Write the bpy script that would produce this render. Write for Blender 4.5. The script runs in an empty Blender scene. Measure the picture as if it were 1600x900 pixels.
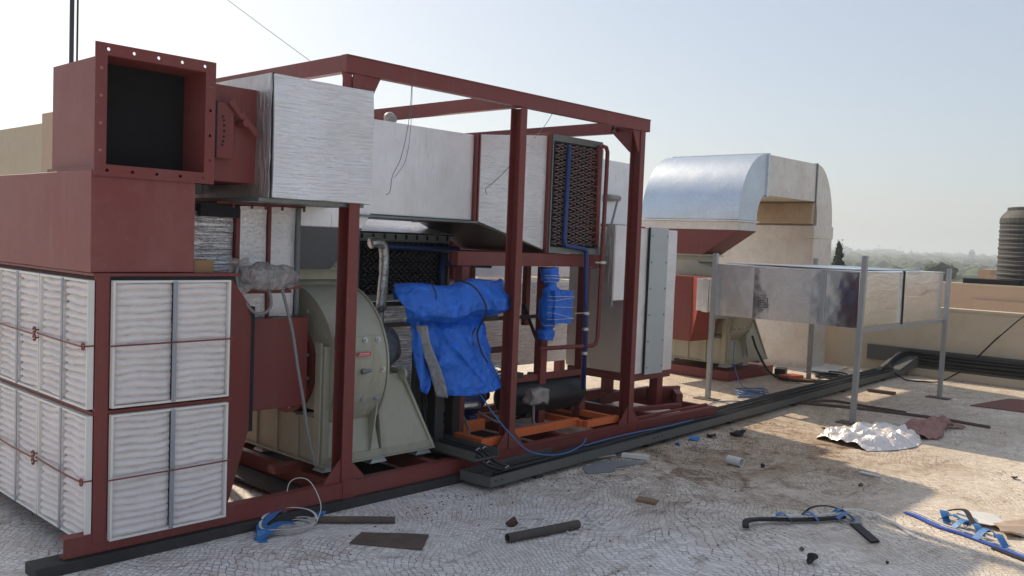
import bpy, bmesh, math, random
from mathutils import Vector, Matrix, noise
R = math.radians
random.seed(7)
sc = bpy.context.scene
COL = sc.collection

# ------------------------------------------------------------------ camera, sky, sun, exposure
cam_d = bpy.data.cameras.new('camera'); cam = bpy.data.objects.new('camera', cam_d); COL.objects.link(cam)
sc.camera = cam
yaw, pit, rol = R(46.95), R(2.97), R(2.25)
fw = Vector((math.sin(yaw)*math.cos(pit), math.cos(yaw)*math.cos(pit), -math.sin(pit)))
rt = Vector((math.cos(yaw), -math.sin(yaw), 0)); up = rt.cross(fw)
r2 = rt*math.cos(rol)+up*math.sin(rol); u2 = -rt*math.sin(rol)+up*math.cos(rol)
m = Matrix((r2, u2, -fw)).transposed().to_4x4(); m.translation = (0, 0, 1.62)
cam.matrix_world = m
cam_d.sensor_width = 36; cam_d.lens = 1415/1600*36
cam_d.clip_start = 0.05; cam_d.clip_end = 12000

SUN_AZ, SUN_EL = 13.5, 36.0
w = bpy.data.worlds.new('World'); sc.world = w; w.use_nodes = True
wn = w.node_tree; bg = wn.nodes['Background']
sky = wn.nodes.new('ShaderNodeTexSky'); sky.sky_type = 'NISHITA'; sky.sun_disc = False
sky.sun_elevation = R(SUN_EL); sky.sun_rotation = R(SUN_AZ)
sky.air_density = 1.0; sky.dust_density = 1.6; sky.ozone_density = 1.0; sky.altitude = 30
veil = wn.nodes.new('ShaderNodeMix'); veil.data_type = 'RGBA'; veil.inputs[0].default_value = .58      # even high haze veil over the clear sky
wn.links.new(sky.outputs[0], veil.inputs[6]); veil.inputs[7].default_value = (3.35, 3.6, 3.95, 1)
wn.links.new(veil.outputs[2], bg.inputs[0]); bg.inputs[1].default_value = 0.10
S = Vector((math.sin(R(SUN_AZ))*math.cos(R(SUN_EL)), math.cos(R(SUN_AZ))*math.cos(R(SUN_EL)), math.sin(R(SUN_EL))))
ld = bpy.data.lights.new('sun', 'SUN'); ld.energy = 3.0; ld.angle = R(0.8); ld.color = (1, .84, .62)
lo = bpy.data.objects.new('sun', ld); COL.objects.link(lo); lo.rotation_euler = S.to_track_quat('Z', 'Y').to_euler(); lo.location = (0, 0, 20)
sc.view_settings.view_transform = 'Standard'; sc.view_settings.look = 'None'
sc.view_settings.gamma = 1; sc.view_settings.exposure = 0.64
sc.render.resolution_x = 1024; sc.render.resolution_y = 576
try:
    sc.cycles.volume_bounces = 1; sc.cycles.max_bounces = 8
except Exception: pass

# ------------------------------------------------------------------ materials
def nodes(name):
    m = bpy.data.materials.new(name); m.use_nodes = True
    return m, m.node_tree, m.node_tree.nodes['Principled BSDF']
def N(t, typ, **k):
    n = t.nodes.new(typ)
    for a, b in k.items(): setattr(n, a, b)
    return n
def L(t, a, b): t.links.new(a, b)
def coords(t, scale=(1, 1, 1)):
    tc = N(t, 'ShaderNodeTexCoord'); mp = N(t, 'ShaderNodeMapping'); mp.inputs['Scale'].default_value = scale
    L(t, tc.outputs['Object'], mp.inputs[0]); return mp.outputs[0]
def noise_n(t, v, s, det=4, rough=.6, dist=0):
    n = N(t, 'ShaderNodeTexNoise'); n.inputs['Scale'].default_value = s; n.inputs['Detail'].default_value = det
    n.inputs['Roughness'].default_value = rough; n.inputs['Distortion'].default_value = dist; L(t, v, n.inputs[0]); return n.outputs[0]
def ramp(t, f, stops):
    r = N(t, 'ShaderNodeValToRGB'); e = r.color_ramp.elements
    while len(e) < len(stops): e.new(.5)
    for x, (p, c) in zip(e, stops):
        x.position = p; x.color = (*c, 1) if hasattr(c, '__len__') else (c, c, c, 1)
    L(t, f, r.inputs[0]); return r.outputs[0]
def mixc(t, f, a, b, mode='MIX'):
    n = N(t, 'ShaderNodeMix', data_type='RGBA', blend_type=mode)
    for i, x in ((0, f), (6, a), (7, b)):
        if hasattr(x, 'links'): L(t, x, n.inputs[i])
        elif hasattr(x, '__len__'): n.inputs[i].default_value = (*x, 1)
        else: n.inputs[i].default_value = x
    return n.outputs[2]
def bump(t, b, h, s, d):
    n = N(t, 'ShaderNodeBump'); n.inputs['Strength'].default_value = s; n.inputs['Distance'].default_value = d
    L(t, h, n.inputs['Height']); L(t, n.outputs[0], b.inputs['Normal']); return n

def paint(name, col, rough=.5, metal=0, dirt=.25, dirtcol=None, scale=3, bmp=.15, bscale=60, rv=.12, streak=None):
    """painted / plain surface with mottling, dust and faint unevenness"""
    m, t, b = nodes(name); v = coords(t)
    n1 = noise_n(t, v, scale, 6, .65); n2 = noise_n(t, v, scale*7, 5, .7)
    d = dirtcol or tuple(min(1, c*.55+.02) for c in col)
    f = ramp(t, n1, [(.35, 0), (.72, 1)])
    c1 = mixc(t, f, col, tuple(x*(1-dirt)+y*dirt for x, y in zip(col, d)))
    f2 = ramp(t, n2, [(.5, 0), (.8, dirt*1.2)])
    c = mixc(t, f2, c1, d)
    if streak:
        c = mixc(t, ramp(t, noise_n(t, coords(t, (9, 9, 1.1)), 1, 5, .7), [(.52, 0), (.72, .55)]), c, streak)
        c = mixc(t, ramp(t, noise_n(t, v, 38, 6, .8), [(.60, 0), (.68, .5)]), c, tuple(x*1.6 for x in streak))
    L(t, c, b.inputs['Base Color'])
    rr = N(t, 'ShaderNodeMapRange'); rr.inputs[3].default_value = max(.05, rough-rv); rr.inputs[4].default_value = min(1, rough+rv)
    L(t, n2, rr.inputs[0]); L(t, rr.outputs[0], b.inputs['Roughness']); b.inputs['Metallic'].default_value = metal
    if bmp:
        n3 = noise_n(t, v, bscale, 3, .5); bump(t, b, n3, bmp, .004)
    return m

def foil(name, scale, col=(.82, .83, .86), rough=.34, strength=.8, dist=.012, tint=(.62, .60, .60), metal=.85):
    """crinkled aluminium facing of insulation; scale stretches the creases"""
    m, t, b = nodes(name); v = coords(t, scale)
    n1 = noise_n(t, v, 1, 5, .62, .8); n2 = noise_n(t, coords(t, (2.2, 2.2, 2.2)), 1, 4, .6)
    f = ramp(t, n2, [(.38, 0), (.75, .6)])
    c = mixc(t, f, col, tint)
    cr = ramp(t, n1, [(.30, .0), (.40, 1)])
    c = mixc(t, cr, tuple(x*.72 for x in col), c); L(t, c, b.inputs['Base Color'])
    b.inputs['Metallic'].default_value = metal; b.inputs['Roughness'].default_value = rough
    n3 = noise_n(t, coords(t, (5, 5, 5)), 1, 3, .5)
    add = N(t, 'ShaderNodeMath', operation='MULTIPLY_ADD'); L(t, n3, add.inputs[0]); add.inputs[1].default_value = 2.0; L(t, n1, add.inputs[2])
    bump(t, b, add.outputs[0], strength, dist); return m

def galv(name, col=(.74, .755, .77), rough=.33, scale=22, metal=.9, bs=.5):
    m, t, b = nodes(name); v = coords(t)
    vo = N(t, 'ShaderNodeTexVoronoi'); vo.inputs['Scale'].default_value = scale; L(t, v, vo.inputs[0])
    sp = ramp(t, vo.outputs['Color'], [(0, .86), (1, 1.0)])
    n1 = noise_n(t, v, 2.2, 5, .6); st = ramp(t, n1, [(.38, (1, 1, 1)), (.72, (.88, .87, .86))])
    c = mixc(t, 1, col, sp, 'MULTIPLY'); c = mixc(t, 1, c, st, 'MULTIPLY'); L(t, c, b.inputs['Base Color'])
    rr = N(t, 'ShaderNodeMapRange'); rr.inputs[3].default_value = rough-.06; rr.inputs[4].default_value = rough+.07
    L(t, n1, rr.inputs[0]); L(t, rr.outputs[0], b.inputs['Roughness']); b.inputs['Metallic'].default_value = metal
    n3 = noise_n(t, v, 3.0, 2, .5); bump(t, b, n3, bs, .03); return m

RED = paint('red_oxide_paint', (.20, .031, .029), .48, dirt=.5, dirtcol=(.15, .065, .055), scale=2.5, streak=(.22, .07, .06))
REDD = paint('red_oxide_paint_dusty', (.205, .037, .035), .50, dirt=.45, dirtcol=(.27, .115, .11), scale=1.4, streak=(.24, .085, .075))
RED_SUNLIT = paint('red_paint_sunlit_tone', (.27, .04, .03), .4, dirt=.3)  # sunlight on the inlet cone painted in as a brighter red
OLIVE = paint('pale_olive_machine_paint', (.40, .395, .31), .42, dirt=.4, dirtcol=(.30, .27, .20), scale=3, streak=(.27, .23, .16))
STEELG = paint('grey_coil_casing', (.20, .23, .23), .45, metal=.4, dirt=.4)
PANELG = paint('grey_blue_panel', (.47, .52, .54), .4, metal=.25, dirt=.15)
TRAY = paint('grey_tray_paint', (.105, .115, .11), .55, metal=.2, dirt=.5, dirtcol=(.16, .14, .12))
BLUEP = paint('blue_pipe_paint', (.02, .055, .20), .4)
BLUED = paint('dark_blue_header_paint', (.014, .034, .12), .45)
ORANGE = paint('orange_frame_paint', (.74, .16, .045), .5, dirt=.3, dirtcol=(.25, .08, .04))
BLACKR = paint('black_rubber', (.022, .022, .024), .75, dirt=.5, dirtcol=(.07, .065, .06))
BLACKT = paint('black_tank_paint', (.014, .015, .018), .42, dirt=.4, dirtcol=(.04, .04, .04))
DARK = paint('dark_interior', (.018, .019, .024), .9)
BLACKTANK = paint('weathered_black_plastic', (.020, .022, .027), .68, dirt=.4, dirtcol=(.06, .062, .068), scale=1.2)
WHITEP = paint('white_filter_frame', (.78, .77, .74), .5, dirt=.2)
MEDIA = paint('filter_media', (.80, .755, .745), .9, dirt=.3, dirtcol=(.50, .43, .42), scale=4, bmp=.4, bscale=120)
BARG = paint('grey_metal_bar', (.34, .37, .42), .45, metal=.5)
CREAM = paint('cream_plaster', (.56, .47, .35), .85, dirt=.45, dirtcol=(.42, .34, .25), scale=.9, bmp=.3, bscale=30)
CREAM2 = paint('tan_plaster', (.52, .38, .28), .85, dirt=.3, dirtcol=(.40, .30, .22), scale=.9, bmp=.3, bscale=30)
DIRTYDUCT = paint('dusty_duct_wrap', (.74, .71, .67), .42, metal=.45, dirt=.55, dirtcol=(.52, .43, .36), scale=2.2, bmp=.3, bscale=9)
TANSTAIN = paint('stained_duct_throat', (.50, .38, .25), .6, dirt=.6, dirtcol=(.30, .20, .12), scale=4)
CONDUIT = paint('grey_conduit', (.22, .225, .23), .55)
CONDUITL = paint('light_steel_conduit', (.36, .38, .42), .45, metal=.4)
BLUEHOSE = paint('blue_hose', (.05, .17, .42), .4)
CABLE = paint('black_cable', (.018, .018, .02), .6)
WHITEB = paint('white_plastic', (.72, .72, .70), .5, dirt=.25, dirtcol=(.5, .45, .38))
WOOD = paint('plywood', (.30, .18, .09), .8, dirt=.4)
RUST = paint('rusty_steel', (.15, .10, .08), .8, dirt=.8, dirtcol=(.07, .058, .05), scale=9)
BOLT = paint('zinc_bolt', (.55, .56, .56), .35, metal=.7)
BLUETAPE = paint('blue_tape', (.05, .20, .50), .45)
GREYSHEET = paint('grey_plastic_sheet', (.25, .26, .28), .45)
CLOTH = paint('dusty_pink_cloth', (.38, .21, .18), .95, dirt=.4)
PAPER = paint('tan_paper', (.48, .36, .27), .8, dirt=.3)
REDMAT = paint('red_brown_sheet', (.20, .075, .065), .8, dirt=.4)
BLACKBIT = paint('black_scrap', (.02, .018, .02), .7)
WIRE = paint('thin_wire', (.12, .12, .13), .5)
FO_H = foil('foil_horizontal_creases', (7, 7, 85), (.88, .90, .94), .36, .9, .010, metal=.55)
FO_V = foil('foil_vertical_creases', (45, 45, 7), (.88, .89, .93), .42, .45, .007, metal=.5)
FO_D = foil('foil_coarse_vertical', (60, 60, 9), (.62, .61, .61), .30, 1, .014)
FO_L = foil('foil_light_weave', (40, 40, 60), (.88, .88, .90), .34, .8, .010, metal=.6)
FO_B = foil('foil_banded', (5, 5, 70), (.80, .80, .82), .26, 1, .014)
FO_G = foil('foil_fine_grain', (110, 110, 60), (.74, .72, .70), .30, .9, .008)
FOILBAG = foil('crushed_foil_bag', (9, 9, 9), (.84, .79, .77), .34, .5, .03, tint=(.78, .66, .60), metal=.45)
HOPG = paint('dark_foil_hopper', (.16, .17, .18), .40, metal=.55, dirt=.3, bmp=.5, bscale=90)
FO_SHADE = foil('foil_underside_shade_tone', (60, 60, 60), (.085, .083, .08), .30, .5, .006, tint=(.05, .05, .05))  # dark base stands in for shaded ground mirrored in the foil
GALV = galv('galvanised_sheet')
GALVB = galv('galvanised_sheet_bluish', (.66, .73, .82), .36, 60, .9, .15)
GALVD = galv('galvanised_sheet_mirror', (.66, .67, .69), .15, 45, .97)
GALVF = foil('foil_duct_face', (2, 2, 16), (.90, .90, .88), .26, .22, .010, tint=(.80, .77, .70), metal=.93)
ZINC = paint('zinc_angle', (.42, .44, .46), .4, metal=.6, dirt=.35)
SILVERPIPE = foil('foil_pipe_wrap', (14, 14, 30), (.72, .70, .68), .30, 1, .012, tint=(.5, .46, .42))

def plastic(name, col, rough=.25, alpha=.55):
    m, t, b = nodes(name); v = coords(t)
    n1 = noise_n(t, v, 22, 5, .65, .6); c = ramp(t, n1, [(.3, tuple(x*.55 for x in col)), (.7, col)])
    L(t, c, b.inputs['Base Color']); b.inputs['Roughness'].default_value = rough; bump(t, b, n1, .9, .015)
    if alpha < 1:
        a = ramp(t, n1, [(.35, alpha-.2), (.65, min(1, alpha+.25))]); L(t, a, b.inputs['Alpha'])
    return m
CLEARP = plastic('crumpled_clear_plastic', (.42, .38, .37), .22, .62)
WRAPP = plastic('crumpled_grey_wrap', (.40, .35, .33), .3, 1)
WRAPB = plastic('blue_grey_plastic_wrap', (.46, .51, .58), .3, 1)
def tarp(name, col):
    m, t, b = nodes(name); v = coords(t)
    n1 = noise_n(t, v, 7, 4, .55, 2.2); n2 = noise_n(t, v, 26, 4, .6, 1.0)
    c = mixc(t, ramp(t, n1, [(.3, 0), (.75, 1)]), col, tuple(min(1, x*1.5+.01) for x in col)); L(t, c, b.inputs['Base Color'])
    b.inputs['Roughness'].default_value = .42
    a = N(t, 'ShaderNodeMath', operation='MULTIPLY_ADD'); L(t, n2, a.inputs[0]); a.inputs[1].default_value = .15; L(t, n1, a.inputs[2])
    bump(t, b, a.outputs[0], .8, .03); return m
TARP = tarp('blue_tarpaulin', (.012, .125, .55))
TARPG = tarp('grey_tarpaulin_back', (.30, .30, .31))

def ground_mat():
    m, t, b = nodes('broken_tile_mosaic')
    tc = N(t, 'ShaderNodeTexCoord'); v = tc.outputs['Object']
    def warp(src, scale, det, amt):
        n = N(t, 'ShaderNodeTexNoise'); n.inputs['Scale'].default_value = scale; n.inputs['Detail'].default_value = det; L(t, v, n.inputs[0])
        s_ = N(t, 'ShaderNodeVectorMath', operation='SUBTRACT'); L(t, n.outputs['Color'], s_.inputs[0]); s_.inputs[1].default_value = (.5, .5, .5)
        k = N(t, 'ShaderNodeVectorMath', operation='SCALE'); L(t, s_.outputs[0], k.inputs[0]); k.inputs['Scale'].default_value = amt
        a_ = N(t, 'ShaderNodeVectorMath', operation='ADD'); L(t, src, a_.inputs[0]); L(t, k.outputs[0], a_.inputs[1]); return a_.outputs[0]
    wv = warp(warp(warp(v, 1.0, 1.0, .75), 7, 2, .06), 34, 2, .022)
    mp = N(t, 'ShaderNodeMapping'); mp.inputs['Rotation'].default_value = (0, 0, R(-38)); L(t, wv, mp.inputs[0])
    mp.inputs['Scale'].default_value = (34, 27, 1)
    ve = N(t, 'ShaderNodeTexVoronoi', feature='DISTANCE_TO_EDGE', voronoi_dimensions='2D'); vf = N(t, 'ShaderNodeTexVoronoi', voronoi_dimensions='2D')
    for q in (ve, vf): q.inputs['Scale'].default_value = 1; q.inputs['Randomness'].default_value = .26; L(t, mp.outputs[0], q.inputs['Vector'])
    joint = ramp(t, ve.outputs['Distance'], [(.018, 1), (.085, 0)])
    sep = N(t, 'ShaderNodeSeparateColor'); L(t, vf.outputs['Color'], sep.inputs[0])
    tone = ramp(t, sep.outputs[0], [(0, (.66, .62, .60)), (.5, (.80, .765, .74)), (1, (.88, .85, .83))])
    jm = ramp(t, noise_n(t, v, 1.9, 5, .65), [(.36, .30), (.56, 1)])
    jf = N(t, 'ShaderNodeMath', operation='MULTIPLY'); L(t, joint, jf.inputs[0]); L(t, jm, jf.inputs[1])
    tile = mixc(t, jf.outputs[0], tone, (.13, .10, .085))
    # long-wave tone: chalky white sheets against worn grey-brown
    c = mixc(t, ramp(t, noise_n(t, v, .7, 6, .7, .4), [(.45, 0), (.62, .38)]), tile, (.54, .47, .40))
    c = mixc(t, ramp(t, noise_n(t, v, 2.6, 8, .72, .8), [(.52, 0), (.66, .5)]), c, (.36, .27, .20))
    gp = N(t, 'ShaderNodeNewGeometry'); sx = N(t, 'ShaderNodeSeparateXYZ'); L(t, gp.outputs['Position'], sx.inputs[0])
    mr = N(t, 'ShaderNodeMapRange'); mr.inputs[1].default_value = 4.0; mr.inputs[2].default_value = 5.6; L(t, sx.outputs[0], mr.inputs[0])
    my = N(t, 'ShaderNodeMapRange'); my.inputs[1].default_value = 1.9; my.inputs[2].default_value = 3.1; L(t, sx.outputs[1], my.inputs[0])
    zone = N(t, 'ShaderNodeMath', operation='MULTIPLY'); L(t, mr.outputs[0], zone.inputs[0]); L(t, my.outputs[0], zone.inputs[1])
    mx = N(t, 'ShaderNodeMapRange'); mx.inputs[1].default_value = 7.2; mx.inputs[2].default_value = 9.0; mx.inputs[3].default_value = 1; mx.inputs[4].default_value = .35; L(t, sx.outputs[0], mx.inputs[0])
    my2 = N(t, 'ShaderNodeMapRange'); my2.inputs[1].default_value = 3.9; my2.inputs[2].default_value = 4.7; my2.inputs[3].default_value = 1; my2.inputs[4].default_value = .3; L(t, sx.outputs[1], my2.inputs[0])
    z2 = N(t, 'ShaderNodeMath', operation='MULTIPLY'); L(t, zone.outputs[0], z2.inputs[0]); L(t, mx.outputs[0], z2.inputs[1])
    z3 = N(t, 'ShaderNodeMath', operation='MULTIPLY'); L(t, z2.outputs[0], z3.inputs[0]); L(t, my2.outputs[0], z3.inputs[1]); zone = z3
    def zmix(c, f, col):
        q = N(t, 'ShaderNodeMath', operation='MULTIPLY'); L(t, zone.outputs[0], q.inputs[0]); L(t, f, q.inputs[1]); return mixc(t, q.outputs[0], c, col, 'MULTIPLY')
    c = zmix(c, ramp(t, noise_n(t, v, .9, 7, .72, .8), [(.40, .10), (.60, .95)]), (.56, .46, .36))
    c = zmix(c, ramp(t, noise_n(t, v, 3.3, 8, .8, 1.2), [(.50, 0), (.60, .95)]), (.34, .24, .17))
    c = zmix(c, ramp(t, noise_n(t, v, 9, 9, .8, .6), [(.54, 0), (.62, .9)]), (.38, .27, .20))
    mp2 = N(t, 'ShaderNodeMapping'); mp2.inputs['Scale'].default_value = (1.2, 4.5, 1); mp2.inputs['Rotation'].default_value = (0, 0, R(20)); L(t, v, mp2.inputs[0])
    c = mixc(t, ramp(t, noise_n(t, mp2.outputs[0], 2.2, 8, .8, .5), [(.555, 0), (.65, .65)]), c, (.15, .085, .06))
    sm = N(t, 'ShaderNodeMath', operation='MULTIPLY'); L(t, mr.outputs[0], sm.inputs[0]); sm.inputs[1].default_value = .42
    c = mixc(t, mr.outputs[0], c, (1, .925, .80), 'MULTIPLY')
    L(t, c, b.inputs['Base Color']); b.inputs['Roughness'].default_value = .6
    h = N(t, 'ShaderNodeMath', operation='MULTIPLY_ADD'); L(t, joint, h.inputs[0]); h.inputs[1].default_value = -.8; L(t, noise_n(t, v, 30, 4, .6), h.inputs[2])
    bump(t, b, h.outputs[0], .5, .006); return m
GROUND = ground_mat()

def leafmat(name, a, b_):
    m, t, b = nodes(name); v = coords(t)
    n1 = noise_n(t, v, .25, 5, .7); L(t, ramp(t, n1, [(.3, a), (.7, b_)]), b.inputs['Base Color']); b.inputs['Roughness'].default_value = .9; return m
LEAF = leafmat('distant_foliage', (.035, .055, .02), (.085, .11, .045))
LEAFM = leafmat('mid_foliage', (.02, .035, .015), (.045, .065, .03))
LEAFD = leafmat('dark_conifer_foliage', (.012, .02, .012), (.03, .045, .025))
BARK = paint('bark', (.09, .065, .045), .9)
LAND = leafmat('distant_land', (.10, .11, .06), (.20, .17, .11))
BLD = paint('distant_building', (.42, .42, .44), .8)
BLDW = paint('distant_window', (.10, .11, .13), .4)

# ------------------------------------------------------------------ builders
ORG = {}
class G:
    """collects shapes in world coordinates, then links them as ONE mesh"""
    def __init__(s): s.bm = bmesh.new()
    def box(s, x0, x1, y0, y1, z0, z1, rz=0, c=None):
        v = [Vector((x, y, z)) for z in (z0, z1) for x, y in ((x0, y0), (x1, y0), (x1, y1), (x0, y1))]
        if rz:
            c = Vector(c) if c else (v[0]+v[6])/2; M_ = Matrix.Rotation(rz, 3, 'Z'); v = [M_@(p-c)+c for p in v]
        v = [s.bm.verts.new(p) for p in v]
        for f in ((3, 2, 1, 0), (4, 5, 6, 7), (0, 1, 5, 4), (1, 2, 6, 5), (2, 3, 7, 6), (3, 0, 4, 7)): s.bm.faces.new([v[i] for i in f])
        return s
    def hexa(s, lo, hi):
        """two quads of four points each joined into a solid"""
        v = [s.bm.verts.new(p) for p in list(lo)+list(hi)]; n = len(lo)
        s.bm.faces.new(v[:n][::-1]); s.bm.faces.new(v[n:])
        for i in range(n): s.bm.faces.new((v[i], v[(i+1) % n], v[n+(i+1) % n], v[n+i]))
        return s
    def prism_y(s, pts, y0, y1):
        return s.hexa([(x, y0, z) for x, z in pts], [(x, y1, z) for x, z in pts])
    def prism_x(s, pts, x0, x1):
        return s.hexa([(x0, y, z) for y, z in pts], [(x1, y, z) for y, z in pts])
    def prism_z(s, pts, z0, z1):
        return s.hexa([(x, y, z0) for x, y in pts], [(x, y, z1) for x, y in pts])
    def loft(s, rings, cap=True, closed=True):
        vs = [[s.bm.verts.new(p) for p in r] for r in rings]
        n = len(vs[0])
        for a, b in zip(vs, vs[1:]):
            for i in range(n if closed else n-1): s.bm.faces.new((a[i], a[(i+1) % n], b[(i+1) % n], b[i]))
        if cap and closed: s.bm.faces.new(vs[0][::-1]); s.bm.faces.new(vs[-1])
        return s
    def tube(s, pts, r, seg=8, smooth=0, cap=True):
        P = [Vector(p) for p in pts]
        if smooth: P = spline(P, smooth)
        rr = r if hasattr(r, '__len__') else [r]*len(P)
        if len(rr) != len(P): rr = [rr[min(len(rr)-1, int(i*len(rr)/len(P)))] for i in range(len(P))]
        rings = []; nrm = None
        for i, p in enumerate(P):
            d = (P[min(i+1, len(P)-1)]-P[max(i-1, 0)]).normalized()
            if nrm is None: nrm = d.orthogonal().normalized()
            nrm = (nrm-d*nrm.dot(d)).normalized(); bn = d.cross(nrm)
            rings.append([p+(nrm*math.cos(2*math.pi*k/seg)+bn*math.sin(2*math.pi*k/seg))*rr[i] for k in range(seg)])
        return s.loft(rings, cap)
    def cyl(s, a, b, r, seg=12, r1=None): return s.tube([a, b], [r, r if r1 is None else r1], seg)
    def grid(s, f, nu, nv):
        vs = [[s.bm.verts.new(f(i/nu, j/nv)) for i in range(nu+1)] for j in range(nv+1)]
        for j in range(nv):
            for i in range(nu): s.bm.faces.new((vs[j][i], vs[j][i+1], vs[j+1][i+1], vs[j+1][i]))
        return s
    def ribbon(s, pts, wd, th=.002, smooth=6, up=(0, 0, 1)):
        P = spline([Vector(p) for p in pts], smooth) if smooth else [Vector(p) for p in pts]
        rings = []
        for i, p in enumerate(P):
            d = (P[min(i+1, len(P)-1)]-P[max(i-1, 0)]).normalized(); sd = d.cross(Vector(up)).normalized()*wd/2; u = Vector(up)*th/2
            rings.append([p-sd-u, p+sd-u, p+sd+u, p-sd+u])
        return s.loft(rings)
    def subdiv(s, n):
        bmesh.ops.subdivide_edges(s.bm, edges=s.bm.edges[:], cuts=n, use_grid_fill=True); return s
    def wob(s, amp, sc_=4, seed=0):
        o = Vector((seed*7.3, seed*3.1, seed*5.7))
        for v in s.bm.verts: v.co += noise.noise_vector(v.co*sc_+o)*amp
        return s
    def xf(s, M_):
        bmesh.ops.transform(s.bm, matrix=M_, verts=s.bm.verts[:]); return s
    def out(s, name, mat, parent=None, bev=0, smooth=False, solid=0, label=None, sub=0):
        org = ORG.get(parent.name, Vector()) if parent else Vector()
        bmesh.ops.recalc_face_normals(s.bm, faces=s.bm.faces[:])
        me = bpy.data.meshes.new(name)
        if parent is None:
            c = Vector([sum(v.co[i] for v in s.bm.verts)/len(s.bm.verts) for i in (0, 1)]+[min(v.co.z for v in s.bm.verts)])
            org = c
        for v in s.bm.verts: v.co -= org
        s.bm.to_mesh(me); s.bm.free(); me.materials.append(mat)
        if smooth:
            for p in me.polygons: p.use_smooth = True
        o = bpy.data.objects.new(name, me); COL.objects.link(o)
        if parent: o.parent = parent
        else: o.location = org
        ORG[o.name] = org
        if solid: md = o.modifiers.new('solid', 'SOLIDIFY'); md.thickness = solid
        if bev: md = o.modifiers.new('bevel', 'BEVEL'); md.width = bev; md.segments = 2; md.limit_method = 'ANGLE'; md.angle_limit = R(35)
        if sub: md = o.modifiers.new('sub', 'SUBSURF'); md.levels = sub; md.render_levels = sub
        if label: o['label'] = label
        return o
def spline(P, n):
    out = []
    for i in range(len(P)-1):
        a, b, c, d = P[max(i-1, 0)], P[i], P[i+1], P[min(i+2, len(P)-1)]
        for k in range(n):
            t = k/n
            out.append(.5*((2*b)+(c-a)*t+(2*a-5*b+4*c-d)*t*t+(3*b-a-3*c+d)*t**3))
    return out+[P[-1]]
def thing(name, label, cat, loc, group=None):
    o = bpy.data.objects.new(name, None); COL.objects.link(o); o.location = loc; o.empty_display_size = .1
    o['label'] = label; o['category'] = cat
    if group: o['group'] = group
    ORG[o.name] = Vector(loc); return o
def tag(o, label, cat, group=None):
    o['label'] = label; o['category'] = cat
    if group: o['group'] = group
    return o
def kind(o, k): o['kind'] = k; return o
def channel_post(g, x, y, z0, z1, w=.052, d=.10, t=.009):
    """upright channel, open side facing -X, web on +X"""
    g.prism_z([(x-w/2, y), (x+w/2, y), (x+w/2, y+d), (x-w/2, y+d), (x-w/2, y+d-t), (x+w/2-t, y+d-t), (x+w/2-t, y+t), (x-w/2, y+t)], z0, z1)
def beam_x(g, x0, x1, y, z0, z1, w=.05, t=.008):
    """channel along X, web towards -Y with small lips"""
    g.prism_x([(y, z0), (y+w, z0), (y+w, z0+t), (y+t, z0+t), (y+t, z1-t), (y+w, z1-t), (y+w, z1), (y-.006, z1), (y-.006, z1-t*.8), (y, z1-t*.8)], x0, x1)
def beam_y(g, x, y0, y1, z0, z1, w=.05, t=.008):
    """channel along Y, web towards -X"""
    g.prism_y([(x, z0), (x+w, z0), (x+w, z0+t), (x+t, z0+t), (x+t, z1-t), (x+w, z1-t), (x+w, z1), (x, z1)], y0, y1)
def ibox(x0, x1, y0, y1, z0, z1, seed=0, amp=.006, n=9):
    return G().box(x0, x1, y0, y1, z0, z1).subdiv(n).wob(amp, 5, seed)

# ------------------------------------------------------------------ setting: roof, far land, walls
gr = G(); gr.box(-14, 26, -14, 26, -.5, 0)
gr = kind(gr.out('roof_floor', GROUND), 'structure')
g = G(); 
def land(u, v):
    ang = u*2*math.pi; r = 6+v**2.2*6500
    return Vector((r*math.cos(ang), r*math.sin(ang), -14+ (6*noise.noise(Vector((math.cos(ang)*5, math.sin(ang)*5, v*4))) if v > .3 else 0)))
g.grid(land, 96, 30)
bmesh.ops.remove_doubles(g.bm, verts=g.bm.verts[:], dist=.01)
kind(g.out('far_land', LAND, smooth=True), 'structure')

# roof parapets
def slab(name, x0, x1, y0, y1, z0, z1, mat, label, cap=None):
    t = thing(name, label, 'wall', ((x0+x1)/2, (y0+y1)/2, z0))
    G().box(x0, x1, y0, y1, z0, z1).out('wall_body', mat, t)
    if cap: G().box(x0-cap, x1+cap, y0-cap, y1+cap, z1, z1+.035).subdiv(5).wob(.006, 3, 2).out('wall_coping', CREAM, t)
    return t
pw = slab('parapet_wall', 12.9, 13.12, -12, 13, 0, .91, CREAM, 'cream plastered parapet at the roof edge with a dark cable tray fixed along it', .012)
G().box(12.80, 12.9, -12, 4.45, 0, .11).out('plinth', CREAM, pw, bev=.01)
p2 = slab('parapet_wall', 19, 19.25, -12, 14, -2.5, 1.11, CREAM2, 'plain tan outer wall rising behind the cream parapet below the water tank', .01)
p3 = slab('parapet_wall', 22, 26, 6.0, 6.25, -2.5, 1.40, CREAM2, 'short far tan wall end between the outer wall and the tree line')
G().box(21.9, 22.1, -8, 6.0, -2.5, 1.28).out('wall_return', CREAM2, p3)
# stair-head building at far left
sb = thing('stair_head_building', 'beige stair-head block rising behind the red ducts at the left edge', 'building', (7.5, 20, 0))
G().box(6, 6.3, 17.0, 26, 0, 3.36).out('wall', CREAM, sb)
G().box(5.98, 9, 15.6, 17.0, 0, 3.52).out('corner_pier', CREAM2, sb)

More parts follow.
